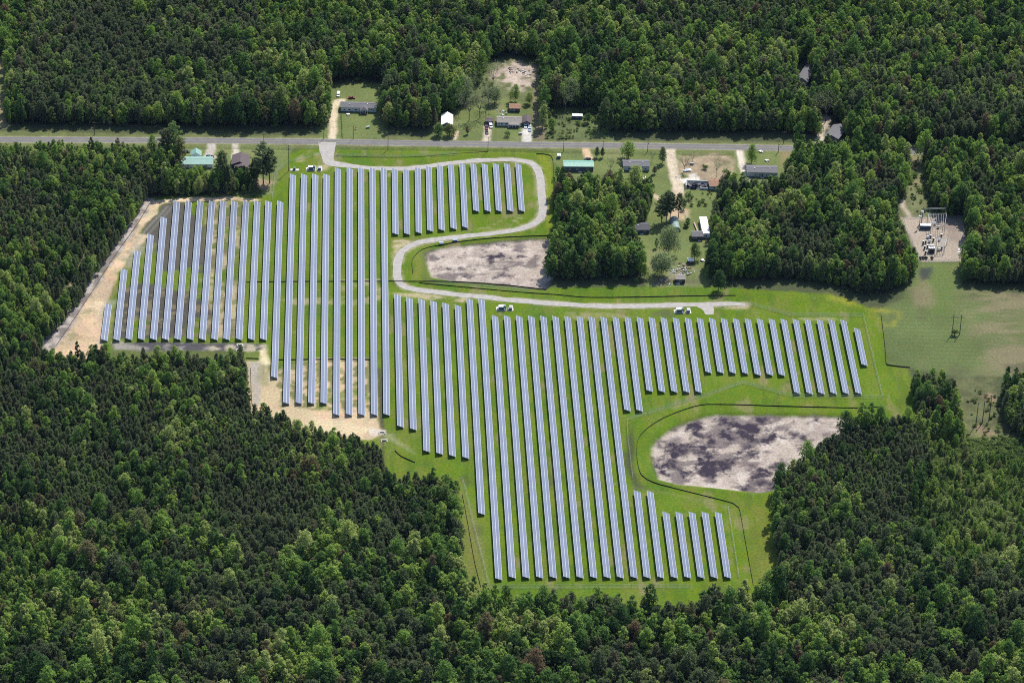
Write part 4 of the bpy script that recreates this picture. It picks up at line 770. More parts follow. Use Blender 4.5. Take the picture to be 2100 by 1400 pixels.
def big_tx(t):
    MB().box(-1.8, 1.8, -1.1, 1.1, -.1, 3.1).build('tank', M['bluegrey'], t); MB().box(-1.9, 1.9, -1.2, 1.2, 3.1, 3.25).build('lid', M['white'], t)
    MB().tube((-1.3, .9, 4.1), (1.5, .9, 4.1), .42, n=12).build('conservator', M['whitecar'], t)
    for sg in (-1, 1):
        s = MB()
        for k in range(7): s.box(-1.5+k*.45, -1.38+k*.45, sg*1.12, sg*1.9, .5, 2.8)
        s.build('radiator', M['bluegrey'], t)
    for x in (-1.1, 0, 1.1): MB().tube((x, -.4, 3.2), (x, -.5, 4.9), .16, .07, n=8).build('bushing', M['darkmetal'], t)
simple('power_transformer', 'biggest dark power transformer with white lid in the substation', 'transformer', 1910, 517, big_tx)
def breaker(t):
    MB().box(-.7, .7, -.5, .5, .5, 1.9).build('cabinet', M['white'], t)
    for x in (-.55, .55): MB().box(x-.06, x+.06, -.4, .4, -.2, .5).build('leg', M['galv'], t)
    for x in (-.5, 0, .5): MB().tube((x, 0, 1.9), (x*1.5, .25, 3.2), .13, .08, n=6).build('bushing', M['darkmetal'], t)
for u, v, lab in ((1902, 489, 'circuit breaker left of the big transformer, nearest the back gantry'), (1906, 497, 'circuit breaker between the back gantry and the transformer'), (1926, 494, 'circuit breaker behind the smaller gantry'), (1925, 514, 'circuit breaker inside the smaller gantry'), (1917, 461, 'circuit breaker under the large gantry, left one'), (1924, 468, 'circuit breaker under the large gantry, right one')): simple('circuit_breaker', lab, 'circuit breaker', u, v, breaker, .2, 'circuit breakers in the substation')
def regul(t):
    MB().tube((0, 0, .8), (0, 0, 2.4), .55, n=12).build('tank', M['bluegrey'], t); MB().tube((0, 0, 2.4), (0, 0, 2.52), .58, n=12).build('lid', M['white'], t)
    for x in (-.25, .25): MB().tube((x, 0, 2.5), (x*1.6, 0, 3.3), .09, .05, n=6).build('bushing', M['darkmetal'], t)
    MB().box(-.6, .6, -.6, .6, -.2, .35).box(-.45, .45, -.45, .45, .35, .8).build('stand', M['galv'], t)
for u, v, lab in ((1908, 489, 'round regulator behind the transformer, left of the smaller gantry'), (1914, 495, 'round regulator just behind the transformer lid'), (1930, 487, 'round regulator between the two gantries'), (1931, 512, 'round regulator at the right of the smaller gantry'), (1893, 501, 'round regulator farthest left by the transformer'), (1898, 500, 'round regulator second from the left by the transformer'), (1896, 511, 'round regulator left of the transformer tank'), (1902, 509, 'round regulator touching the transformer on its left'), (1898, 521, 'round regulator nearest the front fence')): simple('voltage_regulator', lab, 'regulator', u, v, regul, 0, 'regulators in the substation')
def house_(t):
    MB().box(0, 6.2, 0, 2.4, -.1, 2.7).build('walls', M['bluegrey'], t); MB().prism([(-.2, 2.7), (6.4, 2.7), (6.4, 2.85), (-.2, 3.0)], -.2, 2.6).build('roof', M['whitecar'], t); MB().box(4.6, 5.5, -.06, -.003, .1, 2.2).build('door', M['bluegrey'], t)
simple('control_house', 'low control house with white roof at the left of the back gantry', 'control house', 1887.5, 471, house_)
def lpole(t):
    MB().tube((0, 0, -.3), (0, 0, 11), .2, .13, n=8).build('shaft', M['wood'], t); MB().box(-1.0, 1.0, -.1, .1, 9.6, 9.8).build('crossarm', M['wood'], t); MB().tube((-.4, -.1, 7.2), (-.4, -.1, 8.5), .45, n=10).build('tank', M['whitecar'], t); MB().tube((.3, -.1, 7.0), (.3, -.1, 8.2), .4, n=10).build('tank', M['whitecar'], t)
simple('equipment_pole', 'pole carrying white tanks at the left of the substation', 'utility pole', 1885, 467, lpole); simple('equipment_pole', 'pole with white tanks beside the corner of the back gantry', 'utility pole', 1890, 457, lpole)
for k, (u, v, lab) in enumerate(((1968, 512.5, 'far left white footing at the right of the substation yard'), (1975, 512.5, 'far right white footing at the right of the substation yard'), (1967, 518, 'near left white footing at the right of the substation yard'), (1974, 518, 'near right white footing at the right of the substation yard'))):
    o = MB().box(-.8, .8, -.6, .6, -.2, .35).box(-.3, .3, -.25, .25, .35, .5).build('concrete_footing', M['white']); o.location = (*G(u, v), 0); tag(o, lab, 'footing', 'white footings in the substation')
for u, v, lab in ((1888, 531, 'dark cable drum at the front fence, farthest left'), (1893.5, 531, 'dark cable drum at the front fence, second from left'), (1899, 531, 'dark cable drum at the front fence, third from left'), (1911, 531, 'dark cable drum at the front fence, farthest right')):
    o = MB().tube((0, -.6, .9), (0, -.5, .9), .9, n=14).tube((0, .5, .9), (0, .6, .9), .9, n=14).tube((0, -.5, .9), (0, .5, .9), .5, n=12, mi=1).build('cable_drum', [M['wood'], M['darkmetal']]); o.location = (*G(u, v), 0); o.rotation_euler = (0, 0, .5); tag(o, lab, 'cable drum', 'cable drums at the substation fence')

# ---------------------------------------------------------------- yard clutter
def clutter(name, lab, cat, u, v, kind):
    t = thing(name, lab, cat, (*G(u, v), 0), rng.rand())
    if kind == 'grill': MB().tube((0, 0, .6), (0, 0, 1.1), .5, .4, n=10).build('bowl', M['white'], t); MB().tube((0, 0, 1.12), (0, 0, 1.5), .5, .2, n=10).build('lid', M['darkmetal'], t); MB().tube((-.4, -.3, 0), (-.2, -.1, .6), .05).tube((.4, -.3, 0), (.2, -.1, .6), .05).tube((0, .45, 0), (0, .2, .6), .05).build('legs', M['darkmetal'], t)
    if kind == 'table':
        MB().box(-1, 1, -.7, .7, .75, .85).build('table_top', M['white'], t); MB().box(-1, 1, -1.4, -1.05, .42, .5).build('bench', M['white'], t); MB().box(-1, 1, 1.05, 1.4, .42, .5).build('bench', M['white'], t); MB().box(-.8, -.65, -1.3, 1.3, 0, .74).box(.65, .8, -1.3, 1.3, 0, .74).build('trestle', M['wood'], t)
    if kind == 'tank': MB().tube((-1.1, 0, .85), (1.1, 0, .85), .6, n=14).build('tank', M['galv'], t); MB().box(-.8, -.6, -.5, .5, -.1, .4).box(.6, .8, -.5, .5, -.1, .4).build('stand', M['concrete'], t); MB().tube((0, 0, 1.4), (0, 0, 1.65), .2, n=8).build('valve_cap', M['white'], t)
    if kind == 'boat': MB().prism([(-2.2, .3), (1.8, .3), (2.6, 1.0), (-2.2, 1.0)], -.9, .9).build('hull', M['white'], t); MB().box(-1.8, 1.2, -.7, .7, 1.0, 1.04).build('deck', M['bluecar'], t)
    if kind == 'junk':
        rr = np.random.RandomState(int(u)); s = MB()
        for k in range(22):
            c = rr.normal(size=2)*[1.8, 2.4]; w = rr.uniform(.1, .6, 3); s.box(c[0]-w[0], c[0]+w[0], c[1]-w[1], c[1]+w[1], -.05, .1+w[2], int(rr.rand()*5))
        s.build('scrap', [M['junk'], M['offwhite'], M['darkmetal'], M['rust'], M['galv']], t)
for a in (('lawn_table', 'white garden table in front of the long white home', 'table', 714, 236, 'table'), ('kettle_grill', 'white kettle grill on the lawn of the long white home', 'grill', 729.5, 266, 'grill'), ('gas_tank', 'grey gas tank on the lawn right of the long white home', 'gas tank', 754.5, 263, 'tank'), ('gas_tank', 'silver gas tank on the lawn beside the garage drive', 'gas tank', 1067, 276.5, 'tank'), ('picnic_table', 'small white table on the lawn behind the long mobile home', 'table', 1572.5, 330.5, 'table'), ('gas_tank', 'pale tank in the dry brown lot behind the ruin', 'gas tank', 1419, 338, 'tank'), ('rowing_boat', 'small white boat lying on the brown lot near the dirt drive', 'boat', 1409, 351, 'boat'), ('lawn_table', 'white table on the grass above the lowest edge of the clearing', 'table', 1441, 535, 'table'), ('junk_heap', 'heap of mixed scrap in the shade of the big yard tree', 'scrap heap', 1382, 557, 'junk'), ('junk_heap', 'heap of pale boards above the tool shed', 'scrap heap', 1403, 548, 'junk'), ('junk_heap', 'heap of white sheets right of the tool shed', 'scrap heap', 1407, 560, 'junk'), ('junk_heap', 'scatter of scrap left of the tool shed', 'scrap heap', 1358, 577, 'junk'), ('junk_heap', 'heap of white debris in the far clearing', 'scrap heap', 1052, 145, 'junk'), ('junk_heap', 'heap of broken boards near the far clearing trail', 'scrap heap', 1078, 150, 'junk'), ('junk_heap', 'scrap beside the rusty shed', 'scrap heap', 1031, 232, 'junk'), ('mail_kiosk', 'white garden table on the sandy roadside right of the lone tree', 'table', 1560, 312, 'table')): clutter(*a)
for u, v, w, d, h, lab in ((1428, 470, 1.2, 14, .9, 'long pinkish wall of boards left of the white trailer'),):
    o = MB().box(-w/4, w/4, -d/2, d/2, -.1, h).box(-w/3, w/3, -d/2-.02, d/2+.02, h, h+.1).build('board_wall', mat('pink_boards', (.50, .34, .27), .8, var=.2)); o.location = (*G(u, v), 0); o.rotation_euler = (0, 0, .12); tag(o, lab, 'board wall')

# ---------------------------------------------------------------- trees
def quads_mesh(name, V, mats, mi=None, n=4):
    """V: (k, n, 3) separate faces"""
    k = len(V); me = bpy.data.meshes.new(name); me.vertices.add(k*n); me.vertices.foreach_set('co', V.astype(np.float32).ravel())
    me.loops.add(k*n); me.loops.foreach_set('vertex_index', np.arange(k*n, dtype=np.int32)); me.polygons.add(k)
    me.polygons.foreach_set('loop_start', np.arange(k, dtype=np.int32)*n)
    for m in mats: me.materials.append(m)
    if mi is not None: me.polygons.foreach_set('material_index', mi.astype(np.int32))
    me.update(); me.validate(); return me
def leaf_quads(c, nrm, size, rs):
    """leaf clumps: a bent-looking irregular quad at each point c facing nrm"""
    n = len(c); nrm = nrm/np.linalg.norm(nrm, axis=1)[:, None]
    a = np.cross(nrm, rs.normal(size=(n, 3))); a /= np.linalg.norm(a, axis=1)[:, None]; b = np.cross(nrm, a)
    k = rs.uniform(.6, 1.1, (n, 4)); s = size[:, None]
    V = np.stack([c+a*s*k[:, :1], c+b*s*k[:, 1:2]*.8, c-a*s*k[:, 2:3], c-b*s*k[:, 3:4]*.8], 1)
    V += nrm[:, None]*(rs.normal(size=(n, 4, 1))*.12*s[:, :, None]); return V
def limbs(s, base, tips, r, rs, bend=.15):
    for t in tips:
        m = (np.array(base)*.5+np.array(t)*.5)+rs.normal(size=3)*bend*np.linalg.norm(np.array(t)-base)*.4
        s.tube(base, m, r, r*.65, n=5, cap=False); s.tube(m, t, r*.65, r*.2, n=5, cap=False)
def hardwood(seed, w, h, nb, per, leaf, lo=.20, droop=0.0):
    rs = np.random.RandomState(seed); s = MB(); th = h*.55
    s.tube((0, 0, -.4), (w*.02, 0, th*.5), .028*h*.6, .022*h*.6, n=7, cap=False); s.tube((w*.02, 0, th*.5), (0, w*.02, h*.8), .022*h*.6, .01*h*.4, n=6, cap=False)
    cs = []; Vs = []
    for k in range(nb):
        z = lo+(1-lo)*((k+.5)/nb)**.85; prof = math.sin(math.pi*min(1, max(.02, (z-lo)/(1-lo)*.8+.16)))**.6
        ang = k*2.4+rs.uniform(-.5, .5); rad = w*.5*prof*rs.uniform(.35, .78)*(0 if k == nb-1 else 1)
        br = w*rs.uniform(.13, .22)*(.75+.35*prof)
        c = np.array([rad*math.cos(ang), rad*math.sin(ang), z*h-br*.5]); cs.append(c); n = int(per*(br/(w*.2))**2)
        d = rs.normal(size=(n, 3)); d /= np.linalg.norm(d, axis=1)[:, None]; d[:, 2] = np.where(d[:, 2] < -.35, -d[:, 2], d[:, 2])
        rr = br*rs.uniform(.62, 1.08, n)*(1+.28*np.sin(5*d[:, 0]+k)*np.sin(4*d[:, 1]+2*k)); P = c+d*rr[:, None]*np.array([1, 1, 1.15])
        nn = d+rs.normal(size=(n, 3))*.5+np.array([0, 0, .6]); Vs.append(leaf_quads(P, nn, leaf*rs.uniform(.65, 1.3, n), rs))
    limbs(s, (0, 0, th*.55), cs[::2], .012*h*.6, rs); return np.concatenate(Vs), s
def pine(seed, w, h, whorls, lo=.20, clump=False, nl=1.0):
    rs = np.random.RandomState(seed); s = MB(); lean = rs.normal(size=2)*.012*h
    s.tube((0, 0, -.4), (lean[0]*.5, lean[1]*.5, h*.55), .014*h, .010*h, n=7, cap=False); s.tube((lean[0]*.5, lean[1]*.5, h*.55), (lean[0], lean[1], h*.98), .010*h, .02, n=6, cap=False)
    P = []; D = []
    for k in range(whorls):
        f = (k+.4)/whorls; z = h*(lo+(1-lo)*f); r = w*.5*((1-f)**.75*1.0+.10)*min(1, .55+f*2.2); nbk = 5 if f < .8 else 4; off = rs.uniform(0, 6.3)
        for b in range(nbk):
            if clump and rs.rand() < .25: continue
            a = off+2*math.pi*b/nbk+rs.uniform(-.35, .35); L_ = r*rs.uniform(.65, 1.15); up = .15+.45*f
            tip = np.array([math.cos(a)*L_, math.sin(a)*L_, z+up*L_]); root = np.array([lean[0]*f, lean[1]*f, z])
            if k % 2 == 0: s.tube(root, tip, .035+.01*(1-f), .015, n=4, cap=False)
            m = max(2, int(L_/.42))
            for q in range(m):
                t = (q+1.0)/m
                if t < .3: continue
                P.append(root*(1-t)+tip*t+rs.normal(size=3)*.10); D.append((tip-root)/max(L_, .1))
    P.append(np.array([lean[0], lean[1], h])); D.append(np.array([0, 0, 1.0]))
    P = np.array(P); D = np.array(D); T = []
    nt_ = 9
    for j in range(nt_):
        d = D*.7+rs.normal(size=P.shape)*.75+np.array([0, 0, .45]); d /= np.linalg.norm(d, axis=1)[:, None]
        sd_ = np.cross(d, rs.normal(size=P.shape)); sd_ /= np.linalg.norm(sd_, axis=1)[:, None]
        ln = nl*rs.uniform(.45, .85, (len(P), 1)); wd = nl*rs.uniform(.09, .17, (len(P), 1))
        T.append(np.stack([P-d*.08+sd_*wd*.5, P+d*ln*.55+sd_*wd, P+d*ln, P+d*ln*.5-sd_*wd], 1))
    return np.concatenate(T), s
def sparse(seed, w, h, n_l=260):
    rs = np.random.RandomState(seed); s = MB(); tips = []
    s.tube((0, 0, -.4), (.2, 0, h*.35), .028*h*.5, .02*h*.5, n=7, cap=False)
    for k in range(7):
        a = k*.9+rs.uniform(-.3, .3); e = np.array([math.cos(a)*w*.33*rs.uniform(.5, 1), math.sin(a)*w*.33*rs.uniform(.5, 1), h*rs.uniform(.6, .85)]); limbs(s, (.2, 0, h*.33), [e], .12, rs)
        for j in range(6):
            t = e+rs.normal(size=3)*[w*.13, w*.13, h*.07]+[0, 0, h*.1]; s.tube(e*.9+np.array([0, 0, h*.03]), t, .04, .012, n=3, cap=False); tips.append(t)
            for q in range(3): t2 = t+rs.normal(size=3)*[w*.08, w*.08, h*.05]; s.tube(t*.8+e*.2, t2, .022, .008, n=3, cap=False); tips.append(t2)
    tips = np.array(tips); c = tips[rs.randint(0, len(tips), n_l)]+rs.normal(size=(n_l, 3))*.55
    return leaf_quads(c, rs.normal(size=(n_l, 3))+[0, 0, .4], rs.uniform(.10, .26, n_l), rs), s
def bush(seed, w, h, n):
    rs = np.random.RandomState(seed); s = MB(); Vs = []
    for k in range(5):
        c = np.array([*(rs.normal(size=2)*w*.2), h*rs.uniform(.35, .6)]); d = rs.normal(size=(n//5, 3)); d /= np.linalg.norm(d, axis=1)[:, None]; d[:, 2] = np.abs(d[:, 2])*1.0-.15
        P = c+d*np.array([w*.3, w*.3, h*.42])*rs.uniform(.6, 1.1, (len(d), 1)); Vs.append(leaf_quads(P, d+rs.normal(size=d.shape)*.6+[0, 0, .3], rs.uniform(.14, .3, len(d)), rs)); s.tube((0, 0, -.2), c, .05, .02, n=4, cap=False)
    return np.concatenate(Vs), s
def proto(kind, V, s, leafm, bark):
    crown = quads_mesh(kind+'_crown', V, [leafm]); trunk = s.mesh(kind+'_trunk', bark)
    tv = np.array(s.v); allv = np.concatenate([V.reshape(-1, 3), tv]); me = bpy.data.meshes.new(kind+'_whole'); k = len(V)
    fs = [f for f in s.f if len(f) <= 5]; ls = np.concatenate([np.full(k, 4), [len(f) for f in fs]]).astype(np.int32)
    vi = np.concatenate([np.arange(4*k), np.concatenate([np.array(f)+4*k for f in fs])]).astype(np.int32)
    me.vertices.add(len(allv)); me.vertices.foreach_set('co', allv.astype(np.float32).ravel()); me.loops.add(len(vi)); me.loops.foreach_set('vertex_index', vi); me.polygons.add(len(ls))
    me.polygons.foreach_set('loop_start', np.concatenate([[0], np.cumsum(ls)[:-1]]).astype(np.int32)); me.materials.append(leafm); me.materials.append(bark)
    me.polygons.foreach_set('material_index', np.concatenate([np.zeros(k), np.ones(len(fs))]).astype(np.int32)); me.update(); me.validate()
    return crown, trunk, me
# unit sizes: (width, height) per prototype; placed copies are scaled a little about these
PR = {'pine_tree': [], 'broadleaf_tree': [], 'tall_pine': [], 'bush': [], 'sparse_tree': [], 'pale_tree': []}
DIM = {k: [] for k in PR}
for i, (w, h) in enumerate([(4.2, 10.5), (3.8, 11.5), (4.6, 10.8), (4.0, 9.6), (4.9, 12)]): PR['pine_tree'].append(proto('pine', *pine(20+i, w, h, 15), M['pine'], M['bark'])); DIM['pine_tree'].append((w, h))
for i, (w, h, nb) in enumerate([(4.8, 12.5, 18), (5.6, 13, 20), (4.1, 13.5, 17), (8.0, 13.5, 28), (4.6, 11.0, 16), (3.7, 14, 16), (5.3, 12.0, 18)]): PR['broadleaf_tree'].append(proto('broadleaf', *hardwood(40+i, w, h, nb, 92, .30), M['leaf'], M['bark'])); DIM['broadleaf_tree'].append((w, h))
for i, (w, h) in enumerate([(11, 19), (9.5, 20), (9, 18)]): PR['tall_pine'].append(proto('tall_pine', *pine(60+i, w, h, 20, (.26, .36, .34)[i], True, 1.35), M['pine'], M['bark'])); DIM['tall_pine'].append((w, h))
for i, (w, h, nb) in enumerate([(11, 11.5, 34), (13, 12.5, 40)]): PR['pale_tree'].append(proto('pale_tree', *hardwood(90+i, w, h, nb, 150, .27, .26), M['pale'], M['greybark'])); DIM['pale_tree'].append((w, h))
for i, (w, h) in enumerate([(2.6, 2.0), (3.4, 2.8), (2.2, 2.4)]): PR['bush'].append(proto('bush', *bush(70+i, w, h, 260), M['scrub'], M['bark'])); DIM['bush'].append((w, h))
for i, (w, h) in enumerate([(9, 11), (11, 13)]): PR['sparse_tree'].append(proto('sparse_tree', *sparse(80+i, w, h, 420+i*120), M['pale'], M['greybark'])); DIM['sparse_tree'].append((w, h))

# --- where trunks may stand: everything but the open land
CLEAR = [
 [(303, 404), (545, 398), (572, 396), (583, 300), (1136, 303), (1142, 470), (1126, 555), (1120, 577), (1325, 571), (1450, 574), (1560, 576), (1640, 574), (1700, 586), (1785, 606), (1838, 600), (1864, 578), (1884, 540), (1890, 532), (1974, 536), (1974, 580), (2140, 588), (2140, 800), (2056, 800), (2058, 860), (2125, 948), (1982, 938), (1952, 800), (1870, 796), (1880, 880), (1748, 892), (1704, 916), (1644, 960), (1604, 990), (1588, 1012), (1588, 1110), (1602, 1200), (1604, 1245), (1550, 1240), (1545, 1262), (1430, 1262), (1425, 1290), (1370, 1282), (1160, 1268), (1005, 1262), (960, 1230), (945, 1195), (936, 1010), (900, 1006), (870, 1000), (800, 1004), (775, 940), (700, 916), (600, 888), (560, 872), (512, 866), (500, 755), (240, 753), (150, 748), (92, 748), (82, 722), (150, 640), (188, 582), (258, 480)],
 [(-260, 254), (-60, 255), (300, 259), (600, 262), (1100, 269), (1640, 275), (1760, 290), (1900, 297), (2380, 309), (2380, 334), (1900, 322), (1640, 313), (1100, 306), (600, 304), (372, 304), (365, 318), (-60, 316), (-260, 314)],
 [(676, 166), (784, 166), (787, 284), (672, 284)],
 [(896, 240), (908, 236), (935, 228), (955, 205), (990, 160), (1000, 126), (1040, 112), (1106, 118), (1114, 288), (896, 288)],
 [(1116, 224), (1236, 224), (1242, 286), (1116, 288)],
 [(1138, 303), (1636, 313), (1606, 372), (1508, 378), (1478, 402), (1468, 432), (1458, 470), (1462, 510), (1446, 590), (1332, 590), (1300, 505), (1294, 478), (1334, 440), (1332, 404), (1300, 392), (1230, 378), (1150, 372), (1140, 340)],
 [(1858, 308), (1890, 316), (1900, 370), (1918, 425), (1930, 446), (1978, 446), (1990, 536), (1876, 545), (1852, 512), (1834, 455), (1834, 416), (1856, 395)],
 [(1660, 230), (1702, 236), (1730, 262), (1726, 300), (1686, 300), (1676, 262)], [(1622, 128), (1662, 132), (1672, 208), (1640, 214), (1628, 200)],
 [(2042, -30), (2160, -30), (2160, 10), (2085, 16), (2045, 10)], [(-80, 110), (12, 114), (16, 200), (9, 262), (-80, 266)],
 [(368, 296), (600, 300), (578, 368), (570, 404), (530, 404), (526, 370), (372, 368)],
 [(1136, 303), (1160, 303), (1240, 350), (1330, 372), (1330, 396), (1260, 398), (1138, 398)], [(1500, 360), (1612, 355), (1612, 396), (1560, 408), (1490, 405)],
]
CLEARW = [GP(q) for q in CLEAR]; TRAIL = GP([(38, 725), (105, 655), (150, 580), (190, 500), (240, 455)])
DARK = [[(100, 30), (520, 30), (545, 110), (480, 170), (330, 205), (270, 250), (60, 262), (20, 170)], [(130, 750), (500, 758), (512, 868), (775, 938), (800, 1002), (900, 1010), (905, 1110), (700, 1080), (520, 1150), (180, 1080), (0, 1150), (-150, 1000), (0, 850)], [(1600, 1000), (1700, 915), (1860, 890), (1905, 930), (1850, 1100), (1760, 1180), (1600, 1200)], [(1780, 1230), (2200, 1190), (2200, 1350), (1850, 1350)], [(1380, 20), (1560, -20), (1640, 60), (1450, 130)], [(1930, 190), (2150, 160), (2150, 290), (1950, 290)], [(-100, 330), (270, 345), (250, 480), (120, 560), (-100, 560)], [(1150, 390), (1230, 372), (1330, 410), (1250, 450)]]
DARKP = [.93, .80, .90, .7, .65, .6, .55, .6]
DARKW = [GP(q) for q in DARK]; SCRW = GP([(1880, 900), (1990, 908), (2140, 912), (2200, 1190), (1940, 1180), (1860, 1090), (1905, 960)]); SMALLW = GP([(-200, 650), (60, 560), (200, 480), (262, 478), (150, 640), (82, 722), (92, 752), (150, 800), (-200, 800)])
sp_ = 2.35; ex = np.arange(GX0+5, GX1-5, sp_); ey = np.arange(GY0+5, GY1-5, sp_)
cx, cy = np.meshgrid(ex, ey); cand = np.stack([cx.ravel(), cy.ravel()], 1)+rng.uniform(-1.25, 1.25, (cx.size, 2))
U_, V_ = project(np.column_stack([cand, np.zeros(len(cand))]))
cand = cand[(U_ > -360) & (U_ < 2460) & (V_ > -110) & (V_ < 1600)]
ok = dist_line(cand, TRAIL) > 2.0
for w in CLEARW: ok &= ~inside(cand, w)
cand = cand[ok]; rng.shuffle(cand)
U_, V_ = project(np.column_stack([cand, np.zeros(len(cand))])); X_, Y_ = cand.T
pat = fbm(X_, Y_, 22, 61, 3); pat2 = fbm(X_, Y_, 70, 67, 2)
pp = np.clip((pat-.5)*3.2+.30+(pat2-.5)*1.2, 0, .9)
pp = np.where(V_ < 290, pp*.55, pp)
for w, p_ in zip(DARKW, DARKP): m = inside(cand, w); pp[m] = np.clip(p_+(pat[m]-.5)*2.2, .05, .98)
scr = inside(cand, SCRW); pp[scr] *= .30; kud = inside(cand, GP([(-150, 1075), (105, 1085), (125, 1200), (70, 1300), (-150, 1300)])); pp[kud] = .08; small = inside(cand, SMALLW)
is_pine = rng.rand(len(cand)) < pp
size = np.where(is_pine, rng.uniform(.74, 1.16, len(cand)), np.clip(rng.normal(.93, .26, len(cand)), .42, 1.5))
np_i = np.where(is_pine, rng.randint(0, 5, len(cand)), rng.choice(7, len(cand), p=[.16, .17, .14, .15, .13, .10, .15]))
deep = np.clip((V_-1050)/200, 0, 1); size *= 1+.34*deep*np.clip(np.where(V_ > 1100, 1, 0), 0, 1)
farz = np.clip((640-V_)/250, 0, 1)*(U_ > 320); size *= 1+.16*farz
dk1 = inside(cand, DARKW[1]) | inside(cand, DARKW[2]); size[dk1] *= .88; size[scr] *= .50; size[kud] *= .55; size[small] *= .80
left = (U_ < 372) & (V_ > 300) & (V_ < 345); size[left] *= .62
size[is_pine & (V_ < 280)] *= 1.15
lowz = (U_ > 366) & (U_ < 566) & (V_ > 364) & (V_ < 404); size[lowz] *= .60
lowz = (U_ > 1640) & (U_ < 1745) & (V_ > 300) & (V_ < 345); size[lowz] *= .6
bw = np.array([d[0] for d in DIM['broadleaf_tree']]); pw = np.array([d[0] for d in DIM['pine_tree']])
rad = np.where(is_pine, .345*pw[np_i % 5]*size, .355*bw[np_i]*size)
cell = {}; keep = []
drop = scr & (rng.rand(len(cand)) < .58) | small & (rng.rand(len(cand)) < .15)
for i in range(len(cand)):
    if drop[i]: continue
    x, y = cand[i]; gi, gj = int(x//4), int(y//4); good = True
    for a in (-1, 0, 1):
        for b in (-1, 0, 1):
            for j in cell.get((gi+a, gj+b), ()):
                if (cand[j, 0]-x)**2+(cand[j, 1]-y)**2 < (.5*(rad[i]+rad[j])*1.08)**2: good = False; break
            if not good: break
        if not good: break
    if good: cell.setdefault((gi, gj), []).append(i); keep.append(i)
keep = np.array(keep)
print('trees', len(keep), 'pines', int(is_pine[keep].sum()))
rot_ = rng.uniform(0, 6.283, len(cand)); zs = rng.uniform(.9, 1.12, len(cand))

def put(kind, i_proto, x, y, sc, sz, rz, label, cat, group):
    o = thing(kind, label, cat, (x, y, 0), rz, group); o.scale = (sc, sc, sc*sz)
    cr, tr, _ = PR[kind][i_proto]; mesh_obj('crown', cr, o); mesh_obj('trunk', tr, o); return o
def place(u, v): p = G(u, v); return float(p[0]), float(p[1])
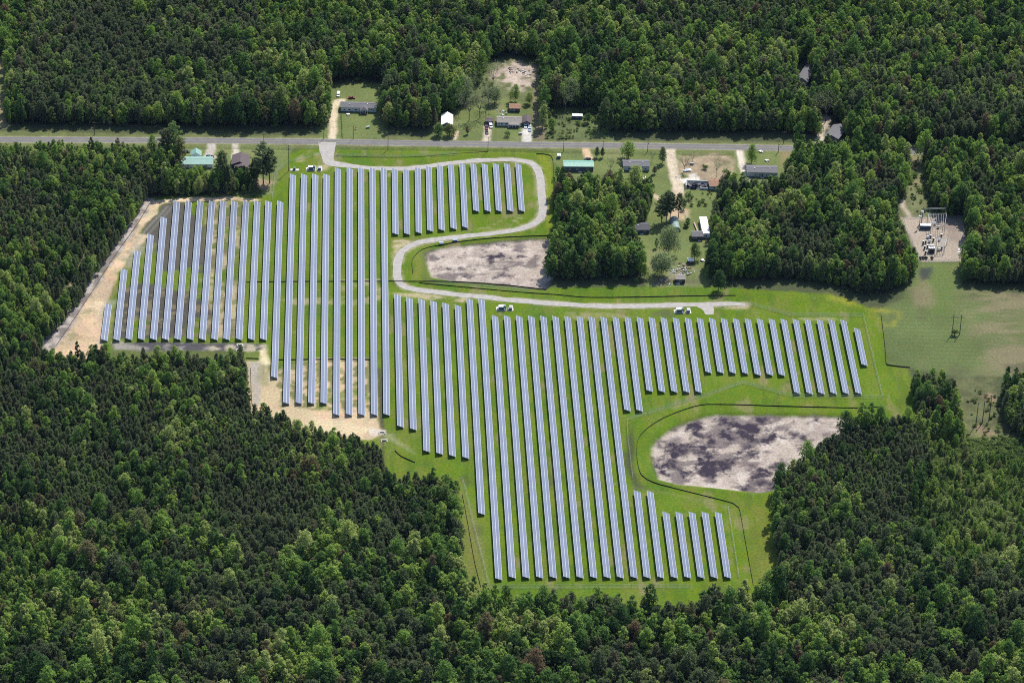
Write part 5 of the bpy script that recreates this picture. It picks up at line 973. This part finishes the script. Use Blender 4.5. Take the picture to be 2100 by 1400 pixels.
# lone trees the photograph shows one by one (map point of the trunk foot)
LONE = [
 ('tall_pine', 0, 540, 378, 1.52, 'tall bushy pine right of the brown shingled house', .98), ('tall_pine', 1, 553, 376, 1.25, 'bushy pine on the grass side of the tall one by the brown house', .92), ('tall_pine', 1, 456, 386, 1.20, 'tall dark pine between the mint and brown roofs', 1.05), ('tall_pine', 2, 522, 374, .95, 'lower pine leaning against the tall bushy one by the brown house', .9), ('tall_pine', 2, 466, 389, .95, 'second dark pine tight against the tall one between the two roofs', 1),
 ('tall_pine', 2, 1366, 455, 1.15, 'tall open pine left of the dirt drive end', 1), ('tall_pine', 0, 1356, 458, 1.0, 'second dark pine beside the charcoal roofed cottage', 1), ('tall_pine', 1, 1391, 448, .85, 'slender dark pine at the end of the dirt drive', 1), ('tall_pine', 1, 1374, 450, .95, 'dark pine in the middle of the clump at the drive end', .95),
 ('tall_pine', 1, 1486, 436, 1.10, 'dark pine at the right end of the ruined house', 1), ('tall_pine', 2, 1302, 410, .85, 'dark pine on the lawn below the pale blue walled home', 1), ('tall_pine', 0, 1317, 414, .8, 'dark pine nearest the little white van', 1), ('tall_pine', 1, 1310, 420, .8, 'dark pine in front of the pair below the pale blue walled home', .9),
 ('tall_pine', 0, 356, 336, 1.35, 'tall dark pine at the left of the mint roofed house', 1.1), ('tall_pine', 1, 341, 340, 1.25, 'second tall dark pine left of the mint roof, nearer the woods', 1),
 ('broadleaf_tree', 3, 1288, 326, 1.32, 'round leafy tree standing alone by the road', .68), ('broadleaf_tree', 3, 1541, 335, 1.0, 'round dark tree beside the pale winding drive', .95), ('broadleaf_tree', 3, 922, 279, 1.05, 'leafy tree in front of the white tin roof', .58), ('broadleaf_tree', 3, 899, 279, 1.0, 'leafy tree at the roadside left of the small white roof', .62), ('broadleaf_tree', 3, 1056, 209, .95, 'dark round tree behind the rusty shed', .95),
 ('broadleaf_tree', 3, 392, 388, 1.05, 'big leafy tree in front of the mint roof, left one', .95), ('broadleaf_tree', 3, 424, 388, .95, 'leafy tree in front of the mint roof, right one', .9), ('broadleaf_tree', 1, 372, 394, .9, 'leafy tree nearest the sandy corner below the mint roof', .9), ('broadleaf_tree', 3, 491, 388, .85, 'bright leafy tree in front of the brown shingled house', .75), ('broadleaf_tree', 4, 470, 398, .6, 'low leafy tree left of the rows in front of the brown house', .9), ('broadleaf_tree', 6, 410, 396, .8, 'low leafy tree between the two bigger ones below the mint roof', .8),
 ('pale_tree', 1, 1370, 524, 1.2, 'pale spreading yard tree above the scrap heap', 1.25), ('pale_tree', 0, 1356, 564, 1.4, 'broad grey green yard tree shading the scrap heap', .9), ('broadleaf_tree', 4, 1346, 508, .6, 'small dark tree beside the spreading yard tree', 1), ('broadleaf_tree', 3, 1424, 532, .9, 'leafy tree leaning over the lawn from the right woods', .9),
 ('pale_tree', 0, 1198, 386, 1.1, 'pale feathery tree before the green metal roof', .7), ('pale_tree', 1, 1234, 394, .85, 'feathery tree right of the green metal roof', .75), ('broadleaf_tree', 3, 1474, 596, 1.1, 'leafy tree at the right edge of the clearing', .9), ('broadleaf_tree', 4, 1410, 464, .75, 'low brownish tree right of the hoop shelter', .7), ('broadleaf_tree', 6, 1402, 430, .7, 'leafy tree in the weeds below the ruin', .8), ('broadleaf_tree', 3, 1475, 408, .8, 'leafy tree hiding the right end of the ruin', .9),
 ('broadleaf_tree', 3, 786, 246, .75, 'leafy tree touching the right end of the long white home', .8), ('pale_tree', 0, 1014, 212, 1.0, 'pale leafy tree behind the carport and its bare neighbours', 1.0), ('pale_tree', 1, 952, 206, 1.2, 'pale broad tree far behind the white tin roof', 1.1), ('pale_tree', 0, 1168, 214, 1.3, 'grey green broad tree at the back of the trailer scrub', 1.2), ('tall_pine', 1, 1504, 424, .9, 'bare trunked dark pine below the long mobile home, left one', 1), ('tall_pine', 2, 1524, 420, .95, 'bare trunked dark pine below the long mobile home, second from left', 1), ('tall_pine', 1, 1545, 421, .88, 'bare trunked dark pine below the long mobile home, third from left', 1), ('tall_pine', 2, 1566, 421, .92, 'bare trunked dark pine below the long mobile home, fourth from left', 1), ('tall_pine', 1, 1588, 416, .9, 'bare trunked dark pine below the long mobile home, right one', 1), ('broadleaf_tree', 3, 925, 230, 1.1, 'leafy tree just behind the white tin roof', .9), ('broadleaf_tree', 3, 1085, 214, .8, 'leafy tree right of the rusty shed', .8), ('broadleaf_tree', 1, 1131, 270, .9, 'leafy tree at the edge of the scrub nearest the garage', .8), ('broadleaf_tree', 3, 1205, 252, .7, 'leafy tree beside the white trailer in the scrub', .7),
 ('sparse_tree', 0, 1403, 352, 1.0, 'bare twiggy tree at the left of the brown lot', 1), ('sparse_tree', 1, 1470, 362, .95, 'twiggy grey green tree in the middle of the brown lot', 1), ('sparse_tree', 0, 1420, 332, .75, 'small twiggy bush like tree at the back of the brown lot', .8), ('sparse_tree', 1, 962, 248, 1.55, 'nearly bare tree left of the brown carport', 1), ('sparse_tree', 0, 984, 242, 1.7, 'nearly bare tree just behind the brown carport', 1), ('sparse_tree', 1, 945, 226, 1.4, 'pale thin tree behind the white tin roof', 1), ('sparse_tree', 0, 1252, 354, .85, 'thin pale tree between the two mobile homes', 1), ('sparse_tree', 1, 1692, 252, 1.6, 'spreading pale tree behind the roadside building, right one', 1), ('sparse_tree', 0, 1670, 248, 1.6, 'spreading pale tree behind the roadside building, left one', 1), ('sparse_tree', 0, 1337, 332, .6, 'small bare tree right of the pale blue walled home', 1), ('sparse_tree', 1, 1010, 180, 1.3, 'pale thin tree at the edge of the far debris clearing', 1), ('sparse_tree', 0, 976, 196, 1.4, 'pale thin tree deep behind the bare pair', 1), ('sparse_tree', 1, 1160, 232, 1.4, 'grey thin tree at the edge of the scrub by the trailer', 1), ('sparse_tree', 1, 1002, 222, 1.4, 'pale thin tree behind the carport roof', 1),
 ('pine_tree', 0, 1224, 323, .85, 'short dark conifer, left of two beside the sandy drive', .8), ('pine_tree', 1, 1235, 323, .75, 'short dark conifer, right of two beside the sandy drive', .8), ('pine_tree', 4, 1358, 335, 1.15, 'dark conifer beside the tan dirt drive', .8), ('pine_tree', 2, 1342, 357, .7, 'small dark conifer on the lawn by the pale blue walled home', .7), ('broadleaf_tree', 4, 958, 276, .65, 'small dark round tree on the lawn right of the white tin roof', .8), ('bush', 1, 1041, 280, 1.5, 'dark round bush on the lawn of the tan roofed house', 1), ('bush', 1, 1489, 360, 1.8, 'green bush on the brown lot', 1), ('bush', 0, 1447, 347, 1.6, 'low bush in the middle of the brown lot', 1),
 ('bush', 2, 1958, 688.5, 2.0, 'dark bush at the foot of the wooden pylon', 1), ('bush', 1, 1412, 410, 1.8, 'tall weeds on the left below the ruin', 1),
]
CATS = {'tall_pine': 'pine tree', 'broadleaf_tree': 'tree', 'sparse_tree': 'tree', 'pale_tree': 'tree', 'pine_tree': 'pine tree', 'bush': 'bush'}
for kind, ip, u, v, sc, lab, sz in LONE: put(kind, ip, *place(u, v), sc, sz, rng.uniform(0, 6.28), lab, CATS[kind], None)
for i in range(12):
    v_ = 232+i*4.6; put('bush', 2, *place(699.5+.2*i, v_), .42, 1.0, i, 'small dark shrub in the row along the dirt drive of the white home', 'bush', 'shrubs lining the dirt drive')
# individual trees of the woods: the ones that show largest (nearest the camera); the rest are one mass per kind
kx = cand[keep]; ku, kv = project(np.column_stack([kx, np.full(len(kx), 6.0)])); vis = (ku > 12) & (ku < 2088) & (kv < 1392)
hgt = np.where(is_pine[keep], size[keep]*10.9, size[keep]*12.8)*zs[keep]; score = np.where(vis, hgt*(1+.0006*(kv-700)), -1)
single = np.zeros(len(keep), bool)
for flag, lim in ((True, 285), (False, 270)):
    ix = np.nonzero(is_pine[keep] == flag)[0]; near = ix[vis[ix]]; near = near[np.argsort(-(kv[near]))][:lim]; single[near] = True
REG = [(0, 'bottom left corner woods'), (420, 'woods under the left pine stand'), (860, 'woods below the lowest panel rows, left part'), (1260, 'woods below the lowest panel rows, right part'), (1640, 'bottom right woods')]
big = (rng.rand(len(keep)) < .16) & (V_[keep] > 1080) | (rng.rand(len(keep)) < .08) & (V_[keep] < 300)
PALL = PR['pine_tree']+PR['tall_pine']
pts_p, pts_b = [], []
for n_, k in enumerate(keep):
    pine_ = bool(is_pine[k]); kind = 'pine_tree' if pine_ else 'broadleaf_tree'; ip = int(np_i[k]); x, y = cand[k]; tall = pine_ and big[n_]; ip = len(PR['pine_tree'])+ip % 3 if tall else ip; sc_ = float(size[k])*(.72 if tall else 1)
    if single[n_]:
        reg = [r for u0, r in REG if ku[n_] >= u0][-1]; w_, h_ = (DIM['pine_tree']+DIM['tall_pine'] if pine_ else DIM[kind])[ip]; w_ *= sc_
        shape = ('narrow ' if w_ < (4.4 if pine_ else 5.0) else 'wide ')+('dark pine' if pine_ else 'leafy tree')
        grp = f'{shape}s in the {reg}'
        put('tall_pine' if tall else kind, ip-len(PR['pine_tree']) if tall else ip, float(x), float(y), sc_, float(zs[k]), float(rot_[k]), f'{shape} crowded among others in the {reg}', CATS[kind], grp)
    else: (pts_p if pine_ else pts_b).append((x, y, sc_, zs[k], rot_[k], ip))

def scatter(name, label, pts, kinds):
    """one object: points that carry scale, turn and kind, with a tree set on each by geometry nodes"""
    P = np.array(pts); me = bpy.data.meshes.new(name); me.vertices.add(len(P)); me.vertices.foreach_set('co', np.column_stack([P[:, :2], np.zeros(len(P))]).astype(np.float32).ravel())
    for nm, ty, dat in (('tree_scale', 'FLOAT_VECTOR', np.column_stack([P[:, 2], P[:, 2], P[:, 2]*P[:, 3]])), ('tree_turn', 'FLOAT_VECTOR', np.column_stack([np.zeros((len(P), 2)), P[:, 4]]))):
        a = me.attributes.new(nm, ty, 'POINT'); a.data.foreach_set('vector', dat.astype(np.float32).ravel())
    a = me.attributes.new('tree_kind', 'INT', 'POINT'); a.data.foreach_set('value', P[:, 5].astype(np.int32)); me.update()
    o = mesh_obj(name, me); tag(o, label, kind='stuff')
    ng_ = bpy.data.node_groups.new(name, 'GeometryNodeTree'); ng_.interface.new_socket('Geometry', in_out='INPUT', socket_type='NodeSocketGeometry'); ng_.interface.new_socket('Geometry', in_out='OUTPUT', socket_type='NodeSocketGeometry')
    N = ng_.nodes; L = ng_.links; gi = N.new('NodeGroupInput'); go = N.new('NodeGroupOutput'); iop = N.new('GeometryNodeInstanceOnPoints'); jn = N.new('GeometryNodeJoinGeometry')
    for pr in reversed(kinds):
        oi = N.new('GeometryNodeObjectInfo'); ob = bpy.data.objects.new(name+'_source', pr[2]); oi.inputs['Object'].default_value = ob; oi.inputs['As Instance'].default_value = False
        g2 = N.new('GeometryNodeGeometryToInstance'); L.new(oi.outputs['Geometry'], g2.inputs[0]); L.new(g2.outputs[0], jn.inputs[0])
    def named(nm, ty):
        q = N.new('GeometryNodeInputNamedAttribute'); q.data_type = ty; q.inputs['Name'].default_value = nm; return q.outputs['Attribute']
    L.new(gi.outputs[0], iop.inputs['Points']); L.new(jn.outputs[0], iop.inputs['Instance']); iop.inputs['Pick Instance'].default_value = True
    L.new(named('tree_kind', 'INT'), iop.inputs['Instance Index']); L.new(named('tree_scale', 'FLOAT_VECTOR'), iop.inputs['Scale']); L.new(named('tree_turn', 'FLOAT_VECTOR'), iop.inputs['Rotation'])
    L.new(iop.outputs[0], go.inputs[0]); md = o.modifiers.new('scatter', 'NODES'); md.node_group = ng_; return o
scatter('pine_forest', 'dark mass of pines covering the land round the solar site', pts_p, PALL)
scatter('broadleaf_forest', 'green mass of leafy woods round the solar site', pts_b, PR['broadleaf_tree'])
# undergrowth: forest edges, the power line corridor, the scrub at right
cand2 = np.stack([rng.uniform(GX0+10, GX1-10, 60000), rng.uniform(GY0+10, GY1-10, 60000)], 1); lo_, hi_ = SCRW.min(0), SCRW.max(0); cand2 = np.concatenate([cand2, rng.uniform(lo_, hi_, (16000, 2))])
open_ = np.zeros(len(cand2), bool)
for w in CLEARW: open_ |= inside(cand2, w)
prob = np.where(open_, 0, .40)
for q, p_ in (([(1116, 224), (1240, 224), (1244, 284), (1116, 286)], .9), ([(1858, 325), (1884, 325), (1896, 370), (1916, 425), (1925, 440), (1880, 440), (1866, 400)], .7), ([(1950, 800), (2044, 800), (2056, 860), (2120, 910), (1975, 900)], .5), ([(1880, 900), (2140, 912), (2200, 1190), (1940, 1180), (1870, 1090)], 1.0), ([(370, 396), (540, 394), (545, 404), (370, 405)], .9), ([(1140, 372), (1330, 395), (1325, 582), (1125, 585)], .25), ([(960, 160), (1000, 140), (1030, 200), (960, 215)], .5), ([(1394, 395), (1470, 395), (1460, 425), (1400, 425)], .6), ([(1108, 200), (1118, 200), (1122, 284), (1112, 284)], .7), ([(1370, 440), (1410, 445), (1416, 470), (1375, 470)], .35)):
    m = inside(cand2, GP(q)); prob[m] = p_
sel = cand2[rng.rand(len(cand2)) < prob]
scatter('undergrowth', 'low bushes and weeds at forest edges and in the scrub', [(x, y, rng.uniform(.4, 1.25), rng.uniform(.7, 1.2), rng.uniform(0, 6.28), rng.randint(3)) for x, y in sel], PR['bush'])

# ---------------------------------------------------------------- air
hz = bpy.data.materials.new('thin_air'); hz.use_nodes = True; nt = hz.node_tree; nt.nodes.remove(nt.nodes['Principled BSDF'])
pv = nt.nodes.new('ShaderNodeVolumePrincipled'); pv.inputs['Color'].default_value = (.38, .52, 1.0, 1); pv.inputs['Density'].default_value = 3.8e-6; pv.inputs['Anisotropy'].default_value = 0.0
nt.links.new(pv.outputs[0], nt.nodes['Material Output'].inputs['Volume'])
tag(MB().box(-9100, 9100, -9100, 9100, -2.9, 1090.0).build('haze', hz), 'thin bluish summer haze over the land', kind='stuff')
SC.cycles.volume_bounces = 0
